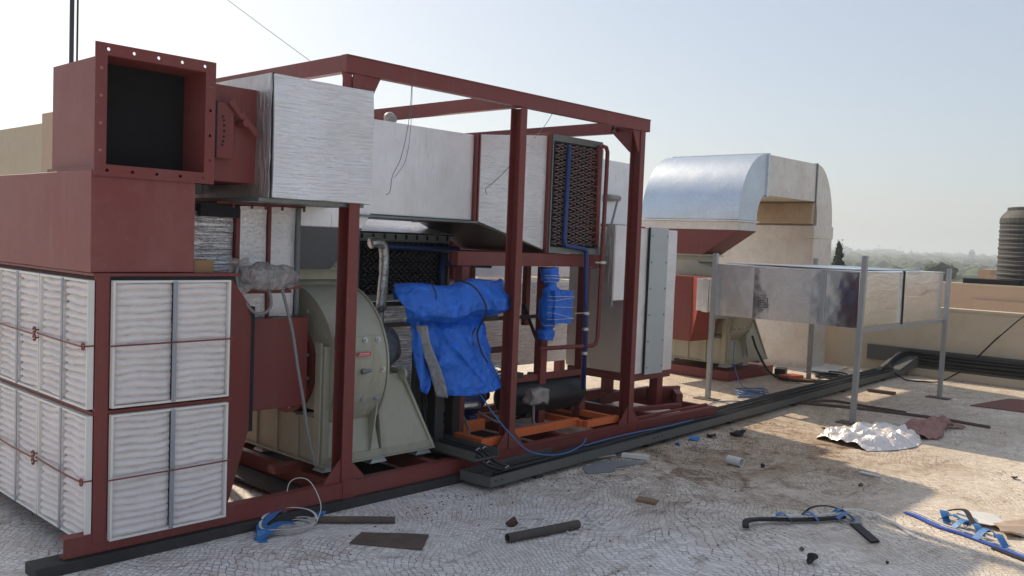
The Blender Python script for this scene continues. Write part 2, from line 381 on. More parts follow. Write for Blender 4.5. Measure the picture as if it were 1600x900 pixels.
# water tank
wt = thing('water_tank', 'large ribbed black plastic water tank at the right edge behind the walls', 'water tank', (19.6, 4.55, 1.0))
TX, TY = 19.95, 4.50
rows = []
prof = [(0.0, .80), (.03, .81)]
zz = .03
while zz < 1.50:
    prof += [(zz+.02, .815), (zz+.035, .80), (zz+.145, .80), (zz+.16, .815)]; zz += .17
prof += [(1.64, .81), (1.70, .78), (1.79, .70), (1.82, .40), (1.825, .1)]
TZ = .80
G().loft([[Vector((TX+r*math.cos(a*math.pi/24), TY+r*math.sin(a*math.pi/24), TZ+z)) for a in range(48)] for z, r in prof]).out('tank_body', BLACKTANK, wt)
g = G(); zz = .12
while zz < 1.62:
    g.loft([[Vector((TX+(.813+d)*math.cos(a*math.pi/24), TY+(.813+d)*math.sin(a*math.pi/24), TZ+zz+e)) for a in range(48)] for e, d in ((0, 0), (.006, .004), (.012, 0))], cap=False); zz += .17
g.out('dust_band', paint('pale_band', (.13, .14, .15), .8), wt)
G().cyl((TX, TY, TZ+1.77), (TX, TY, TZ+1.86), .69, 32).out('lid', BLACKTANK, wt, bev=.015)
G().box(TX-.85, TX-.05, TY+.2, TY+1.20, 1.14, 1.24).out('tank_bearer', DARK, wt)
G().box(TX-1.0, TX+1.0, TY-1.0, TY+.95, -2.0, .84).out('tank_plinth', CREAM2, wt)

# steel pole behind
pl = thing('steel_pole', 'tall thin dark steel pole rising behind the red duct at far left', 'pole', (2.62, 7.0, 0))
G().cyl((2.66, 7.0, 0), (2.66, 7.0, 6.5), .017, 8).out('mast', paint('pole_paint', (.06, .06, .075), .4, metal=.4), pl)
G().box(2.58, 2.74, 6.92, 7.08, 0, .012).out('base_plate', STEELG, pl)
G().cyl((2.70, 7.0, .3), (2.70, 7.0, 6.5), .007, 6).out('cable', CABLE, pl)

# ------------------------------------------------------------------ filter housing
X0, F = 1.755, 4.30
fh = thing('filter_housing', 'red steel housing with white pleated filter panels on its two visible sides', 'filter unit', (X0, F, .1))
G().box(X0+.025, 2.46, F+.025, 7.0, .115, 1.372).out('casing', RED, fh, bev=.004)
G().box(X0+.004, X0+.068, F-.004, F+.02, .105, 1.385).out('corner_strip', RED, fh, bev=.003)
G().box(X0+.004, 2.47, F+.0, F+.022, .722, .738).box(X0-.004, X0+.02, F, 7.0, .722, .738).out('mid_rail', RED, fh)
G().box(X0-.01, 2.50, F-.006, 7.0, 1.378, 1.394).out('top_flange', RED, fh, bev=.003)
G().box(X0+.068, 2.475, F-.002, F+.02, 1.36, 1.377).out('top_seal', DARK, fh)
# tapered end towards the fan
G().hexa([(2.465, 4.33, .11), (2.465, 5.9, .11), (2.465, 5.9, 1.37), (2.465, 4.33, 1.37)],
         [(2.66, 4.44, .52), (2.66, 5.5, .52), (2.66, 5.5, 1.20), (2.66, 4.44, 1.20)]).out('tapered_outlet', RED, fh, bev=.004)
G().box(2.66, 2.70, 4.47, 5.3, .50, 1.20).out('flexible_joint', DARK, fh)
def pleats(o, ux, n, w, h, seed, npl=16):
    """pleated media: o corner, ux along, n outward"""
    g = G(); o = Vector(o); ux = Vector(ux); n = Vector(n)
    def f(u, v):
        ph = v*npl+ .34*noise.noise(Vector((u*2.2, v*npl*.35, seed)))
        s_ = abs(math.sin(math.pi*ph))**.42
        edge = min(1, min(u, 1-u)*9)**.5
        d = -.004+.032*s_*(.3+.7*edge)*(1+.25*noise.noise(Vector((u*3, v*9, seed))))+.003*noise.noise(Vector((u*9, v*24, seed+4)))
        return o+ux*(u*w)+Vector((0, 0, 1))*(v*h)+n*d
    g.grid(f, 12, npl*9); return g
def panel(x, y, z, ux, n, seed, W=.608, H=.608):
    """one filter panel, a part of the housing, with frame, pleats and centre bar"""
    ux = Vector(ux); n = Vector(n); o = Vector((x, y, z)); Z = Vector((0, 0, 1))
    def bar(g, a, b, wx, wz, d0, d1):
        pts = [o+ux*a+Z*b, o+ux*(a+wx)+Z*b, o+ux*(a+wx)+Z*(b+wz), o+ux*a+Z*(b+wz)]
        g.hexa([p+n*d0 for p in pts], [p+n*d1 for p in pts])
    e = .011
    g = G(); bar(g, 0, 0, e, H, .0, .031); bar(g, W-e, 0, e, H, .0, .031); bar(g, e, 0, W-2*e, e, .0, .031); bar(g, e, H-e, W-2*e, e, .0, .031)
    p = g.out('filter_panel', WHITEP, fh, bev=.0015)
    for k, a in enumerate((e, W/2+.004)):
        pleats(o+ux*a+Z*e, ux, n, W/2-e-.004, H-2*e, seed+k*3.3).out('pleated_media', MEDIA, p, smooth=True)
    g = G(); bar(g, W/2-.011, .004, .022, H-.008, .031, .036); g.out('centre_bar', BARG, p)
zb, zt = .112, .752
panel(1.828, F, zb, (1, 0, 0), (0, -1, 0), 1.1); panel(1.828, F, zt, (1, 0, 0), (0, -1, 0), 2.3)
for i in range(4):
    for j, z in enumerate((zb, zt)):
        panel(X0, F+.0+.612*i+.004, z, (0, 1, 0), (-1, 0, 0), 5+i*1.7+j*9.1, W=.602)
# retaining rods and hooks
for z in (zb+.300, zt+.300):
    G().tube([(1.80, F-.045, z), (2.15, F-.052, z+.003), (2.46, F-.042, z+.004)], .0045, 6, 4).out('retaining_rod', RUST if False else RED, fh)
    for i in range(4):
        y = F+.612*i
        G().tube([(X0-.045, y+.02, z-.004), (X0-.052, y+.3, z+.002), (X0-.045, y+.59, z+.006)], .0048, 6, 4).out('retaining_rod', RED, fh)
        g = G()
        for dz in ((-.02, .02) if i else (0,)):
            g.tube([(X0-.050, y+.004+.016*math.cos(a), z+dz+.016*math.sin(a)) for a in [k*math.pi/5 for k in range(10)]], .0045, 6)
            g.cyl((X0, y+.004, z+dz), (X0-.05, y+.004, z+dz), .004, 6)
        g.out('rod_hook', RED, fh)

# wood block on the housing
tag(G().box(2.262, 2.372, 4.335, 4.40, 1.394, 1.46).out('wood_block', WOOD, bev=.003), 'small tan plywood block standing on the red filter housing beside the duct', 'wood block')

# ------------------------------------------------------------------ red intake duct with flange
du = thing('intake_duct', 'red oxide intake duct with a square bolted open flange above the filters', 'duct', (2.0, 4.6, 1.394))
G().box(1.735, 2.245, 4.305, 7.2, 1.396, 1.872).subdiv(6).wob(.005, 1.6, 4).out('plenum_box', REDD, du, bev=.004)
# hollow upper elbow
g = G(); x0, x1, z0, z1 = 1.782, 2.290, 1.892, 2.412
g.box(x0, x0+.006, 4.3035, 4.92, z0, z1); g.box(x1-.006, x1, 4.3035, 4.92, z0, z1)
g.box(x0+.006, x1-.006, 4.3035, 4.92, z1-.006, z1); g.box(x0+.006, x1-.006, 4.3035, 4.92, z0, z0+.006)
g.box(x0+.006, x1-.006, 4.908, 4.92, z0+.006, z1-.006)
g.box(x0-.03, 2.24, 4.33, 4.90, 1.872, z0-.001)
g.out('upper_box', REDD, du)
G().box(x0+.007, x1-.007, 4.52, 4.53, z0+.007, z1-.007).out('damper_screen', paint('black_mesh', (.006, .006, .008), .95, dirt=0), du)
# flange with real bolt holes
def holed(g, a, b, c0, c1, n, along, y=4.30, r=.0085):
    """strip from a to b along one axis, c0..c1 across, n holes; each cell is a ring of quads"""
    for i in range(n):
        u0, u1 = a+(b-a)*i/n, a+(b-a)*(i+1)/n; uc, vc = (u0+u1)/2, (c0+c1)/2
        o = [(u0, c0), (uc, c0), (u1, c0), (u1, vc), (u1, c1), (uc, c1), (u0, c1), (u0, vc)]
        q = [(uc+r*math.cos(t), vc+r*math.sin(t)) for t in [R(225+45*k) for k in range(8)]]
        P = lambda s_: Vector((s_[0], y, s_[1])) if along == 'x' else Vector((s_[1], y, s_[0]))
        vo = [g.bm.verts.new(P(k)) for k in o]; vi = [g.bm.verts.new(P(k)) for k in q]
        for k in range(8): g.bm.faces.new((vo[k], vo[(k+1) % 8], vi[(k+1) % 8], vi[k]))
g = G(); fx0, fx1, fz0, fz1, fw_ = 1.738, 2.338, 1.848, 2.462, .055
holed(g, fx0, fx1, fz1-fw_, fz1, 5, 'x'); holed(g, fx0, fx1, fz0, fz0+fw_, 5, 'x')
holed(g, fz0+fw_, fz1-fw_, fx0, fx0+fw_, 4, 'z'); holed(g, fz0+fw_, fz1-fw_, fx1-fw_, fx1, 4, 'z')
bmesh.ops.remove_doubles(g.bm, verts=g.bm.verts[:], dist=.0005)
fl = g.out('flange', RED, du, solid=.007)
# run to the insulated section, damper quadrant
G().box(2.291, 2.675, 4.44, 4.95, 1.875, 2.385).subdiv(4).wob(.003, 2, 8).out('side_run', RED, du, bev=.003)
G().box(2.405, 2.50, 4.395, 4.402, 1.995, 2.285).out('quadrant_plate', RED, du, bev=.002)
G().box(2.385, 2.405, 4.395, 4.44, 1.995, 2.29).out('quadrant_bracket', DARK, du)
g = G()
for k in range(7):
    a = R(-62+k*20); g.cyl((2.44-.012+.035*math.cos(a)*.5, 4.396, 2.14+.085*math.sin(a)), (2.44-.012+.035*math.cos(a)*.5, 4.390, 2.14+.085*math.sin(a)), .0055, 8)
g.out('quadrant_hole', DARK, du)
G().hexa([(2.455, 4.375, 2.285), (2.49, 4.375, 2.31), (2.655, 4.375, 2.145), (2.63, 4.375, 2.115)], [(2.455, 4.392, 2.285), (2.49, 4.392, 2.31), (2.655, 4.392, 2.145), (2.63, 4.392, 2.115)]).out('damper_handle', RED, du, bev=.008)
G().cyl((2.555, 4.36, 2.19), (2.555, 4.44, 2.19), .02, 12).tube([(2.535, 4.37, 2.24), (2.528, 4.368, 2.30), (2.532, 4.37, 2.335)], .003, 6, 3).out('damper_shaft', RED, du)

# ------------------------------------------------------------------ insulated ducts
b1 = thing('insulated_duct', 'large pale foil-wrapped duct block with horizontal creases behind the red duct', 'duct', (3.0, 4.8, 1.8))
ibox(2.672, 3.338, 4.282, 5.35, 1.802, 2.462, 3).out('foil_block', FO_H, b1, bev=.004)
g = G().box(2.660, 2.672, 4.302, 5.35, 1.80, 2.465).subdiv(7).wob(.004, 7, 5); g.out('foil_end', FO_D, b1)
g = G(); g.box(2.667, 2.679, 4.292, 4.30, 1.80, 2.466).subdiv(8).wob(.006, 22, 5); g.out('torn_edge', DARK, b1)
G().box(2.62, 3.32, 4.33, 5.35, 1.780, 1.80).out('bottom_flange', STEELG, b1)
g = G().box(2.3, 2.66, 5.02, 5.6, 1.83, 2.30).subdiv(5).wob(.006, 5, 1); g.out('rear_run', FO_H, b1)

d2 = thing('insulated_duct', 'long smooth white foil duct running between the pale block and the coil', 'duct', (3.9, 5.0, 1.76))
g = G().prism_y([(3.13, 1.66), (3.60, 1.66), (3.665, 1.757), (4.575, 1.757), (4.575, 2.37), (3.345, 2.37), (3.345, 1.796), (3.13, 1.796)], 4.70, 5.35)
g.out('foil_body', FO_V, d2, bev=.006)
G().box(4.578, 4.592, 4.672, 5.37, 1.735, 2.385).box(4.604, 4.618, 4.672, 5.37, 1.735, 2.385).out('joint_flange', RED, d2, bev=.002)
G().hexa([(3.13, 4.80, 1.395), (3.43, 4.80, 1.395), (3.43, 5.22, 1.395), (3.13, 5.22, 1.395)],
         [(3.13, 4.702, 1.66), (3.60, 4.702, 1.66), (3.60, 5.35, 1.66), (3.13, 5.35, 1.66)]).out('outlet_hopper', HOPG, d2)
G().box(3.55, 4.6, 4.66, 5.3, 1.738, 1.752).out('bottom_flange', STEELG, d2)

s3 = thing('insulated_duct', 'foil duct section widening downward just left of the finned coil, shiny underside coloured dark for shade', 'duct', (5.0, 5.0, 1.56))
G().hexa([(4.622, 4.70, 1.757), (5.372, 4.70, 1.562), (5.372, 4.70, 2.452), (4.622, 4.70, 2.378)],
         [(4.622, 5.33, 1.757), (5.372, 5.62, 1.562), (5.372, 5.62, 2.452), (4.622, 5.33, 2.378)]).out('foil_body', FO_H, s3, bev=.004)
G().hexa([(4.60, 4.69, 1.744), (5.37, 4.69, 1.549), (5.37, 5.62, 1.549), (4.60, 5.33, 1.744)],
         [(4.60, 4.69, 1.754), (5.37, 4.69, 1.559), (5.37, 5.62, 1.559), (4.60, 5.33, 1.754)]).out('underside_shade_sheet', FO_SHADE, s3)  # shade below the section is put into this sheet's colour
G().box(5.374, 5.390, 4.67, 5.65, 1.535, 2.475).out('joint_flange', RED, s3, bev=.002)

# ------------------------------------------------------------------ finned coil with return bends
def coil(t, x0, x1, y, z0, z1, cols, rws, m_case, m_bend, r=.0058, depth=.5, edge=.045):
    g = G(); g.box(x0, x1, y+.012, y+depth, z0, z1); g.box(x0, x0+.012, y-.02, y+.012, z0, z1); g.box(x1-.012, x1, y-.02, y+.012, z0, z1)
    g.box(x0+.012, x1-.012, y-.02, y+.012, z1-.05, z1); g.box(x0+.012, x1-.012, y-.02, y+.012, z0, z0+.045); g.out('coil_casing', m_case, t)
    G().box(x0+edge*.6, x1-edge*.6, y+.004, y+.011, z0+.05, z1-.055).out('tube_plate', DARK, t)
    g = G(); dx = (x1-x0-2*edge)/cols; dz = (z1-z0-.13)/rws
    for c in range(cols):
        for k in range(rws):
            x = x0+edge+(c+.5)*dx; z = z0+.065+(k+.25+(.5 if c % 2 else 0))*dz
            s_ = 1 if (c+k) % 2 else -1
            a = Vector((x-dx*.42, y+.008, z-s_*dz*.18)); b = Vector((x+dx*.42, y+.008, z+s_*dz*.18)); q = Vector((0, -.030, 0))
            g.tube([a, a+q*.7, (a+b)/2+q*1.15, b+q*.7, b], r, 6)
    g.out('return_bends', m_bend, t, smooth=True)
CU = paint('dull_copper', (.27, .175, .165), .45, metal=.3, dirt=.5, dirtcol=(.20, .19, .19), scale=20)
c1 = thing('heat_exchanger', 'upright finned coil with rows of copper bends and blue header, high on the frame', 'coil', (5.7, 4.9, 1.54))
coil(c1, 5.395, 6.03, 4.68, 1.538, 2.468, 12, 33, STEELG, CU, .0056)
G().tube([(5.565, 4.635, 2.39), (5.55, 4.635, 1.64), (5.56, 4.635, 1.60), (5.80, 4.635, 1.578), (5.838, 4.635, 1.56), (5.842, 4.635, 1.5), (5.86, 4.62, .42)], .019, 10).out('blue_header', BLUEP, c1, smooth=True)
g = G(); g.tube([(5.945, 4.63, 2.42), (5.955, 4.63, 1.615)], .019, 10); g.tube([(5.945, 4.63, 2.415), (5.99, 4.63, 2.43), (6.035, 4.63, 2.425), (6.055, 4.63, 2.39), (6.055, 4.63, 2.2), (6.03, 4.63, .83), (6.01, 4.63, .79), (5.97, 4.63, .775), (5.3, 4.63, .79)], .0175, 10)
g.out('red_header', RED, c1, smooth=True)
for i in range(14): z = 1.66+i*.054; G().cyl((5.94, 4.63, z), (5.87, 4.675, z+.01), .006, 6).out('feed_stub', RED, c1)
for x, z in ((6.045, 1.47), (5.86, 1.05), (5.86, .72), (5.86, .92)): G().cyl((x, 4.625, z-.012), (x, 4.625, z+.012), .029, 12).out('pipe_clamp', BOLT, c1)
G().box(5.95, 6.10, 4.622, 4.632, 1.463, 1.475).out('clamp_strap', BOLT, c1)
G().box(5.70, 5.9, 4.62, 4.63, 1.05, 1.058).out('clamp_strap', BOLT, c1)
# foil end strip and rear section right of coil
rr_ = thing('insulated_duct', 'grey foil duct with rounded top shoulder behind the right end of the coil', 'duct', (6.8, 5.6, 1.82))
g = G(); g.prism_y([(6.25, 1.815), (7.42, 1.815), (7.44, 2.30), (7.40, 2.37), (7.30, 2.415), (6.25, 2.43)], 5.25, 6.3); g.out('foil_body', FO_V, rr_, bev=.006)
G().box(6.035, 6.12, 4.72, 5.4, 1.60, 2.42).out('foil_end_strip', FO_G, rr_)
G().box(6.1, 7.5, 5.22, 6.3, 1.795, 1.812).out('bottom_flange', RED, rr_)
G().cyl((6.83, 5.2, 2.06), (7.02, 5.22, 2.065), .032, 10).wob(.012, 20, 3).out('wrapped_stub', WRAPP, rr_, smooth=True)
tag(G().tube([(6.88, 5.12, 2.03), (6.6, 4.98, 1.75), (6.32, 4.82, 1.5), (6.2, 4.75, 1.44), (6.0, 4.72, 1.40)], .011, 8, 4).out('flexible_conduit', CONDUIT, smooth=True), 'grey conduit slanting from the wrapped stub down beside the right coil', 'conduit', None)

# ------------------------------------------------------------------ red support stand under the coil
st = thing('coil_stand', 'red steel stand of box legs and beams carrying the upright coil', 'stand', (5.5, 4.9, .17))
for x, y in ((4.50, 4.70), (5.40, 4.70), (5.94, 4.72), (5.10, 5.55), (5.40, 5.55), (5.94, 5.55)):
    G().box(x, x+.075, y, y+.075, .17, 1.425).out('leg', RED, st, bev=.003)
G().box(4.45, 6.13, 4.695, 4.765, 1.43, 1.532).out('front_beam', RED, st, bev=.003)
G().box(5.08, 6.13, 5.55, 5.62, 1.43, 1.532).out('rear_beam', RED, st, bev=.003)
for x in (5.40, 6.05): G().box(x, x+.06, 4.77, 5.55, 1.435, 1.528).out('side_beam', RED, st, bev=.003)
for y, z in ((5.56, .62), (5.56, .40), (4.72, .52)): G().box(4.57 if y < 5 else 5.17, 5.94, y, y+.05, z, z+.05).out('cross_rail', RED, st, bev=.002)
G().box(5.63, 5.68, 5.2, 5.25, 1.05, 1.43).out('hanger', RED, st)
G().box(5.75, 5.80, 5.2, 5.25, .9, 1.43).out('hanger', RED, st)
G().tube([(5.72, 5.2, 1.08), (5.95, 5.2, .70)], .016, 6).out('brace', DARK, st)
G().box(4.575, 5.95, 5.1, 5.14, .97, 1.0).out('pipe_rail', BLACKT, st)

# ------------------------------------------------------------------ open steel frame and skid
fr = thing('steel_structure', 'red oxide open steel frame of posts, roof beams and base skid around the machines', 'steel structure', (4.5, 5.4, .06))
ZT0, ZT1 = 2.55, 2.65
g = G(); beam_x(g, 3.145, 6.18, F, ZT0, ZT1); g.box(3.1452, 3.153, F+.009, F+.05, ZT0+.009, ZT1-.009); g.out('top_beam', RED, fr)
g = G(); beam_x(g, 3.145, 6.18, 6.5, ZT0, ZT1); g.out('top_beam', RED, fr)
for x in (3.145, 4.64, 6.13):
    g = G(); beam_y(g, x+.001, F+.052, 6.498, ZT0+.002, ZT1-.002); g.out('cross_beam', RED, fr)
for x in (3.235, 4.665, 6.095):
    g = G(); channel_post(g, x, F+.002, .158, ZT0-.002, .075 if x < 3.5 else .06, .105); g.out('post', RED, fr, bev=.0015)
for x in (3.235, 6.095):
    g = G(); channel_post(g, x, 6.44, .158, ZT0-.002, .06, .10); g.out('post', RED, fr)
def gus(pts, y, t=.008): return G().prism_y(pts, y, y+t).out('gusset', RED, fr)
for x, w_ in ((3.235, .04), (4.665, .033), (6.095, .033)):
    if x != 4.665:
        gus([(x-w_-.10 if x > 5 else x-w_-.07, ZT0-.001), (x-w_, ZT0-.001), (x-w_, ZT0-.17), (x-w_-.02, ZT0-.17)], F+.012)
        if x < 5: gus([(x+w_, ZT0-.001), (x+w_+.13, ZT0-.001), (x+w_+.07, ZT0-.12), (x+w_, ZT0-.14)], F+.012)
    gus([(x-w_, .158), (x-w_-.12, .158), (x-w_-.10, .19), (x-w_, .30)], F+.01)
    gus([(x+w_, .158), (x+w_+.10, .158), (x+w_+.08, .19), (x+w_, .27)], F+.01)
G().prism_x([(4.41, ZT0), (4.60, ZT0), (4.41, ZT0-.17)], 6.06, 6.07).out('gusset', RED, fr)
G().hexa([(5.72, 4.34, 2.56), (5.78, 4.34, 2.56), (6.13, 4.66, 2.56), (6.13, 4.60, 2.56)], [(5.72, 4.34, 2.60), (5.78, 4.34, 2.60), (6.13, 4.66, 2.60), (6.13, 4.60, 2.60)]).out('corner_brace', RED, fr)
# base
g = G(); beam_x(g, 1.63, 7.45, F, .06, .157, .06); g.out('base_beam', RED, fr)
g = G(); beam_x(g, 1.9, 7.45, 5.55, .06, .157, .06); g.out('base_beam', RED, fr)
for x in (2.2, 3.17, 3.95, 4.40, 5.30, 6.05, 6.6, 7.39):
    g = G(); beam_y(g, x, F+.062, 5.548, .062, .155); g.out('base_cross', RED, fr)
G().box(3.205, 3.30, F-.004, F+.10, .055, .17).out('post_foot', RED, fr, bev=.002)
G().box(6.0, 7.42, 4.37, 4.40, .158, .175).out('skid_rail', RED, fr); G().box(3.0, 4.4, 4.70, 4.78, .157, .20).out('skid_rail', RED, fr)
# loose channel bracket at the right end
cb = thing('steel_bracket', 'red channel bracket bent like a hook at the right end of the skid', 'bracket', (7.2, 4.7, .16))
G().box(6.55, 7.30, 4.92, 4.97, .18, .27).out('rail', RED, cb)
G().box(7.05, 7.42, 4.72, 4.77, .16, .30, rz=R(-18)).out('upper_arm', RED, cb, bev=.004)
G().box(7.22, 7.28, 4.42, 4.78, .16, .28, rz=R(-50)).out('side_arm', RED, cb, bev=.004)
G().box(6.45, 7.10, 4.52, 4.57, .158, .20, rz=R(-14)).out('lower_arm', RED, cb, bev=.004)
G().box(3.0, 3.94, 4.37, 5.52, .035, .05).out('drip_plate', BLACKR, fr)
G().box(4.46, 5.28, 4.37, 5.52, .035, .05).out('drip_plate', BLACKR, fr)
tag(G().box(1.50, 7.5, 4.27, 4.41, 0, .055).out('rubber_strip', BLACKR, bev=.004), 'long black rubber bearing strip under the front of the red skid', 'rubber strip')
tag(G().box(1.9, 7.5, 5.52, 5.66, 0, .055).out('rubber_strip', BLACKR, bev=.004), 'black rubber bearing strip under the rear edge of the red skid', 'rubber strip')

# ------------------------------------------------------------------ centrifugal fans
def fan(t, ox, oy, oz, k, wrap):
    """ox,oy,oz: front-left corner of the base. local: x 0..0.85, y 0..0.95"""
    P = lambda x, y, z: Vector((ox+x*k, oy+y*k, oz+z*k))
    def B(g, a, b, c, d, e, f): g.box(ox+a*k, ox+b*k, oy+c*k, oy+d*k, oz+e*k, oz+f*k); return g
    cy, cz, Rr = .42, .565, .50
    # scroll outline: growing spiral, discharge straight up on the far side
    out = []
    for i in range(41):
        a = R(92+ (i/40)*238); r_ = Rr*(1.0-.0*i/40)
        out.append((cy+r_*math.cos(a), cz+r_*math.sin(a)))
    # a runs from top (92 deg) through the front (-Y at 180) to underside 330 deg
    out += [(cy+.42, cz-.30), (cy+.48, cz), (cy+.50, cz+.20), (cy+.52, cz+.55), (cy+.02, cz+.55)]
    x0, x1 = .0, .40
    g = G(); g.loft([[P(x, y, z) for y, z in out] for x in (x0, x1)]); g.out('scroll_casing', OLIVE, t, bev=.004*k)
    # rim beads
    for x in (x0, x1):
        g = G(); g.loft([[P(x+dx, cy+(y-cy)*s_, cz+(z-cz)*s_) for y, z in out[:41]] for dx, s_ in ((-.006, 1.004), (-.006, 1.022), (.006, 1.022), (.006, 1.004))], cap=False, closed=False)
        g.out('rim_bead', OLIVE, t)
    # inlet ring
    g = G(); g.loft([[P(x, cy+r_*math.cos(a*math.pi/20), cz+r_*math.sin(a*math.pi/20)) for a in range(40)] for x, r_ in ((-.03, .01), (-.03, .31), (-.001, .31))]); g.out('inlet_ring', RED, t)
    g = G()
    for a in range(12):
        g = G(); th = R(a*30+12); g.cyl(P(-.042, cy+.275*math.cos(th), cz+.275*math.sin(th)), P(-.028, cy+.275*math.cos(th), cz+.275*math.sin(th)), .011*k, 6); g.out('ring_bolt', BOLT, t)
    g = G()
    for a in range(10):
        g = G(); th = R(a*36+12); g.cyl(P(-.014, cy+.40*math.cos(th), cz+.40*math.sin(th)), P(.0, cy+.40*math.cos(th), cz+.40*math.sin(th)), .012*k, 6); g.out('side_bolt', OLIVE, t)
    # front access hatch following the rim, with bolts, latch and nameplate
    hp = [(cy-(Rr+.006)*math.cos(a), cz+(Rr+.006)*math.sin(a)) for a in [R(-24+4*i) for i in range(13)]]
    g = G(); g.loft([[P(x, y, z) for y, z in hp]+[P(x, y+.01, z) for y, z in hp[::-1]] for x in (.015, .385)]); h = g.out('access_hatch', OLIVE, t, bev=.0015)
    for aa, x in [(q, xx) for q in (-21, 21) for xx in (.05, .14, .235, .335)]+[(0, .05), (0, .355)]:
        a = R(aa); p = P(x, cy-Rr*math.cos(a), cz+Rr*math.sin(a)); n = Vector((0, -math.cos(a), math.sin(a)))
        g = G(); g.cyl(p, p+n*.014*k, .019*k, 16); g.cyl(p+n*.014*k, p+n*.026*k, .010*k, 6); g.out('hatch_bolt', BOLT, h)
    g = G(); p = P(.20, cy-Rr, cz-.005); g.cyl(p, p+Vector((0, -.03, 0))*k, .018*k, 10); g.cyl(p+Vector((-.02, -.026, 0))*k, p+Vector((.045, -.03, .006))*k, .011*k, 8); g.out('hatch_latch', STEELG, h)
    # stiffener plates
    B(G(), -.04, -.0, -.03, .02, -.0, .72).out('stiffener', OLIVE, t, bev=.003)
    B(G(), -.055, -.043, -.012, .05, -.0, .74).out('stiffener', OLIVE, t, bev=.01*k)
    # base pan
    g = G(); B(g, -.02, .84, -.04, -.02, .0, .045); B(g, -.02, 0, -.02, .97, 0, .27); B(g, -.02, .84, .95, .97, 0, .27); B(g, .82, .84, -.02, .95, 0, .05); B(g, -.04, .86, -.045, .975, -.012, -.001)
    g.out('base_pan', OLIVE, t, bev=.002)
    for yy in (.25, .48, .72): B(G(), -.032, -.021, yy, yy+.035, 0, .265).out('pan_rib', OLIVE, t, bev=.002)
    # front lower skirt and saddle
    G().hexa([P(0, -.035, 0), P(.40, -.035, 0), P(.40, .3, 0), P(0, .3, 0)], [P(0, .05, .27), P(.40, .05, .27), P(.40, .3, .27), P(0, .3, .27)]).out('skirt', OLIVE, t, bev=.003)
    g = G(); g.hexa([P(.31, -.04, 0), P(.32, -.04, 0), P(.32, .06, 0), P(.31, .06, 0)], [P(.40, -.02, .55), P(.41, -.02, .55), P(.41, .06, .55), P(.40, .06, .55)]); g.out('skirt_rib', OLIVE, t)
    # motor pedestal: sloping trapezoid
    G().hexa([P(.41, -.042, 0), P(.84, -.042, 0), P(.84, .8, 0), P(.41, .8, 0)], [P(.42, .06, .50), P(.61, .06, .50), P(.61, .7, .50), P(.42, .7, .50)]).out('motor_pedestal', OLIVE, t, bev=.004)
    G().hexa([P(.83, -.05, 0), P(.85, -.05, 0), P(.85, .8, 0), P(.83, .8, 0)], [P(.60, .04, .53), P(.62, .04, .53), P(.62, .7, .53), P(.60, .7, .53)]).out('pedestal_flange', OLIVE, t)
    G().loft([[P(x, .02+r_*math.cos(a*math.pi/8), .50+r_*math.sin(a*math.pi/8)) for a in range(16)] for x, r_ in ((.60, .04), (.615, .04))]).out('lifting_eye', OLIVE, t)
    mt = wrap
    G().loft([[P(x, cy-.02+r_*math.cos(a*math.pi/10), cz+.06+r_*math.sin(a*math.pi/10)) for a in range(20)] for x, r_ in ((.40, .13), (.52, .16), (.72, .155), (.80, .13), (.85, .06))]).wob(.012, 9, 2).out('motor', mt, t, smooth=True)
    # outlet collar
    g = G(); B(g, .03, .37, .38, .90, 1.10, 1.165); g.out('outlet_collar', OLIVE, t, bev=.002)
    B(G(), -.01, .41, .34, .96, 1.166, 1.178).out('outlet_flange', OLIVE, t)
    for a, b in ((.02, .12), (.38, .12), (.76, .12), (.02, .8), (.76, .8)):
        G().hexa([P(a-.04, b-.13, -.052), P(a+.10, b-.13, -.052), P(a+.10, b-.02, -.052), P(a-.04, b-.02, -.052)], [P(a-.01, b-.12, -.013), P(a+.07, b-.12, -.013), P(a+.07, b-.03, -.013), P(a-.01, b-.03, -.013)]).out('vibration_mount', PANELG, t, bev=.003)
    return h
f1 = thing('centrifugal_fan', 'pale olive centrifugal fan nearest the filters with a bolted front hatch', 'fan', (3.6, 4.9, .16), None)
hatch = fan(f1, 3.22, 4.505, .225, 1.0, WRAPB)
REDL = paint('red_label', (.62, .03, .03), .4, dirt=.05)
np_ = G().box(3.372, 3.468, 4.405, 4.412, .882, .906).out('nameplate', REDL, hatch)
g = G()
for i in range(6): g.box(3.382+i*.013, 3.391+i*.013, 4.4035, 4.4048, .896, .901)
for i in range(9): g.box(3.377+i*.0095, 3.383+i*.0095, 4.4035, 4.4048, .887, .891)
g.out('nameplate_lettering', WHITEB, np_)
G().box(2.705, 3.13, 4.585, 5.25, .585, 1.115).out('inlet_duct', RED, f1, bev=.003)
f2 = thing('centrifugal_fan', 'second olive fan standing farther off behind the long galvanised duct', 'fan', (10.4, 6.1, 0))
fan(f2, 9.96, 5.63, .22, 1.12, OLIVE)
G().box(9.90, 11.05, 5.56, 6.75, .004, .125).out('base_frame', RED, f2, bev=.004)
G().hexa([(9.95, 6.05, 1.545), (10.42, 6.05, 1.545), (10.42, 6.72, 1.545), (9.95, 6.72, 1.545)], [(9.95, 5.57, 1.86), (10.42, 5.57, 1.86), (10.42, 7.0, 1.86), (9.95, 7.0, 1.86)]).out('outlet_hopper', RED, f2)
G().box(9.4, 9.93, 5.82, 6.5, .50, 1.28).out('inlet_box', RED, f2, bev=.004)
G().hexa([(9.40, 5.818, .50), (9.93, 5.818, .50), (9.93, 5.818, 1.28), (9.40, 5.818, 1.28)], [(8.95, 5.46, .93), (9.45, 5.46, .93), (9.45, 5.46, 1.27), (8.95, 5.46, 1.27)]).out('inlet_cone', RED_SUNLIT, f2)
g = G()
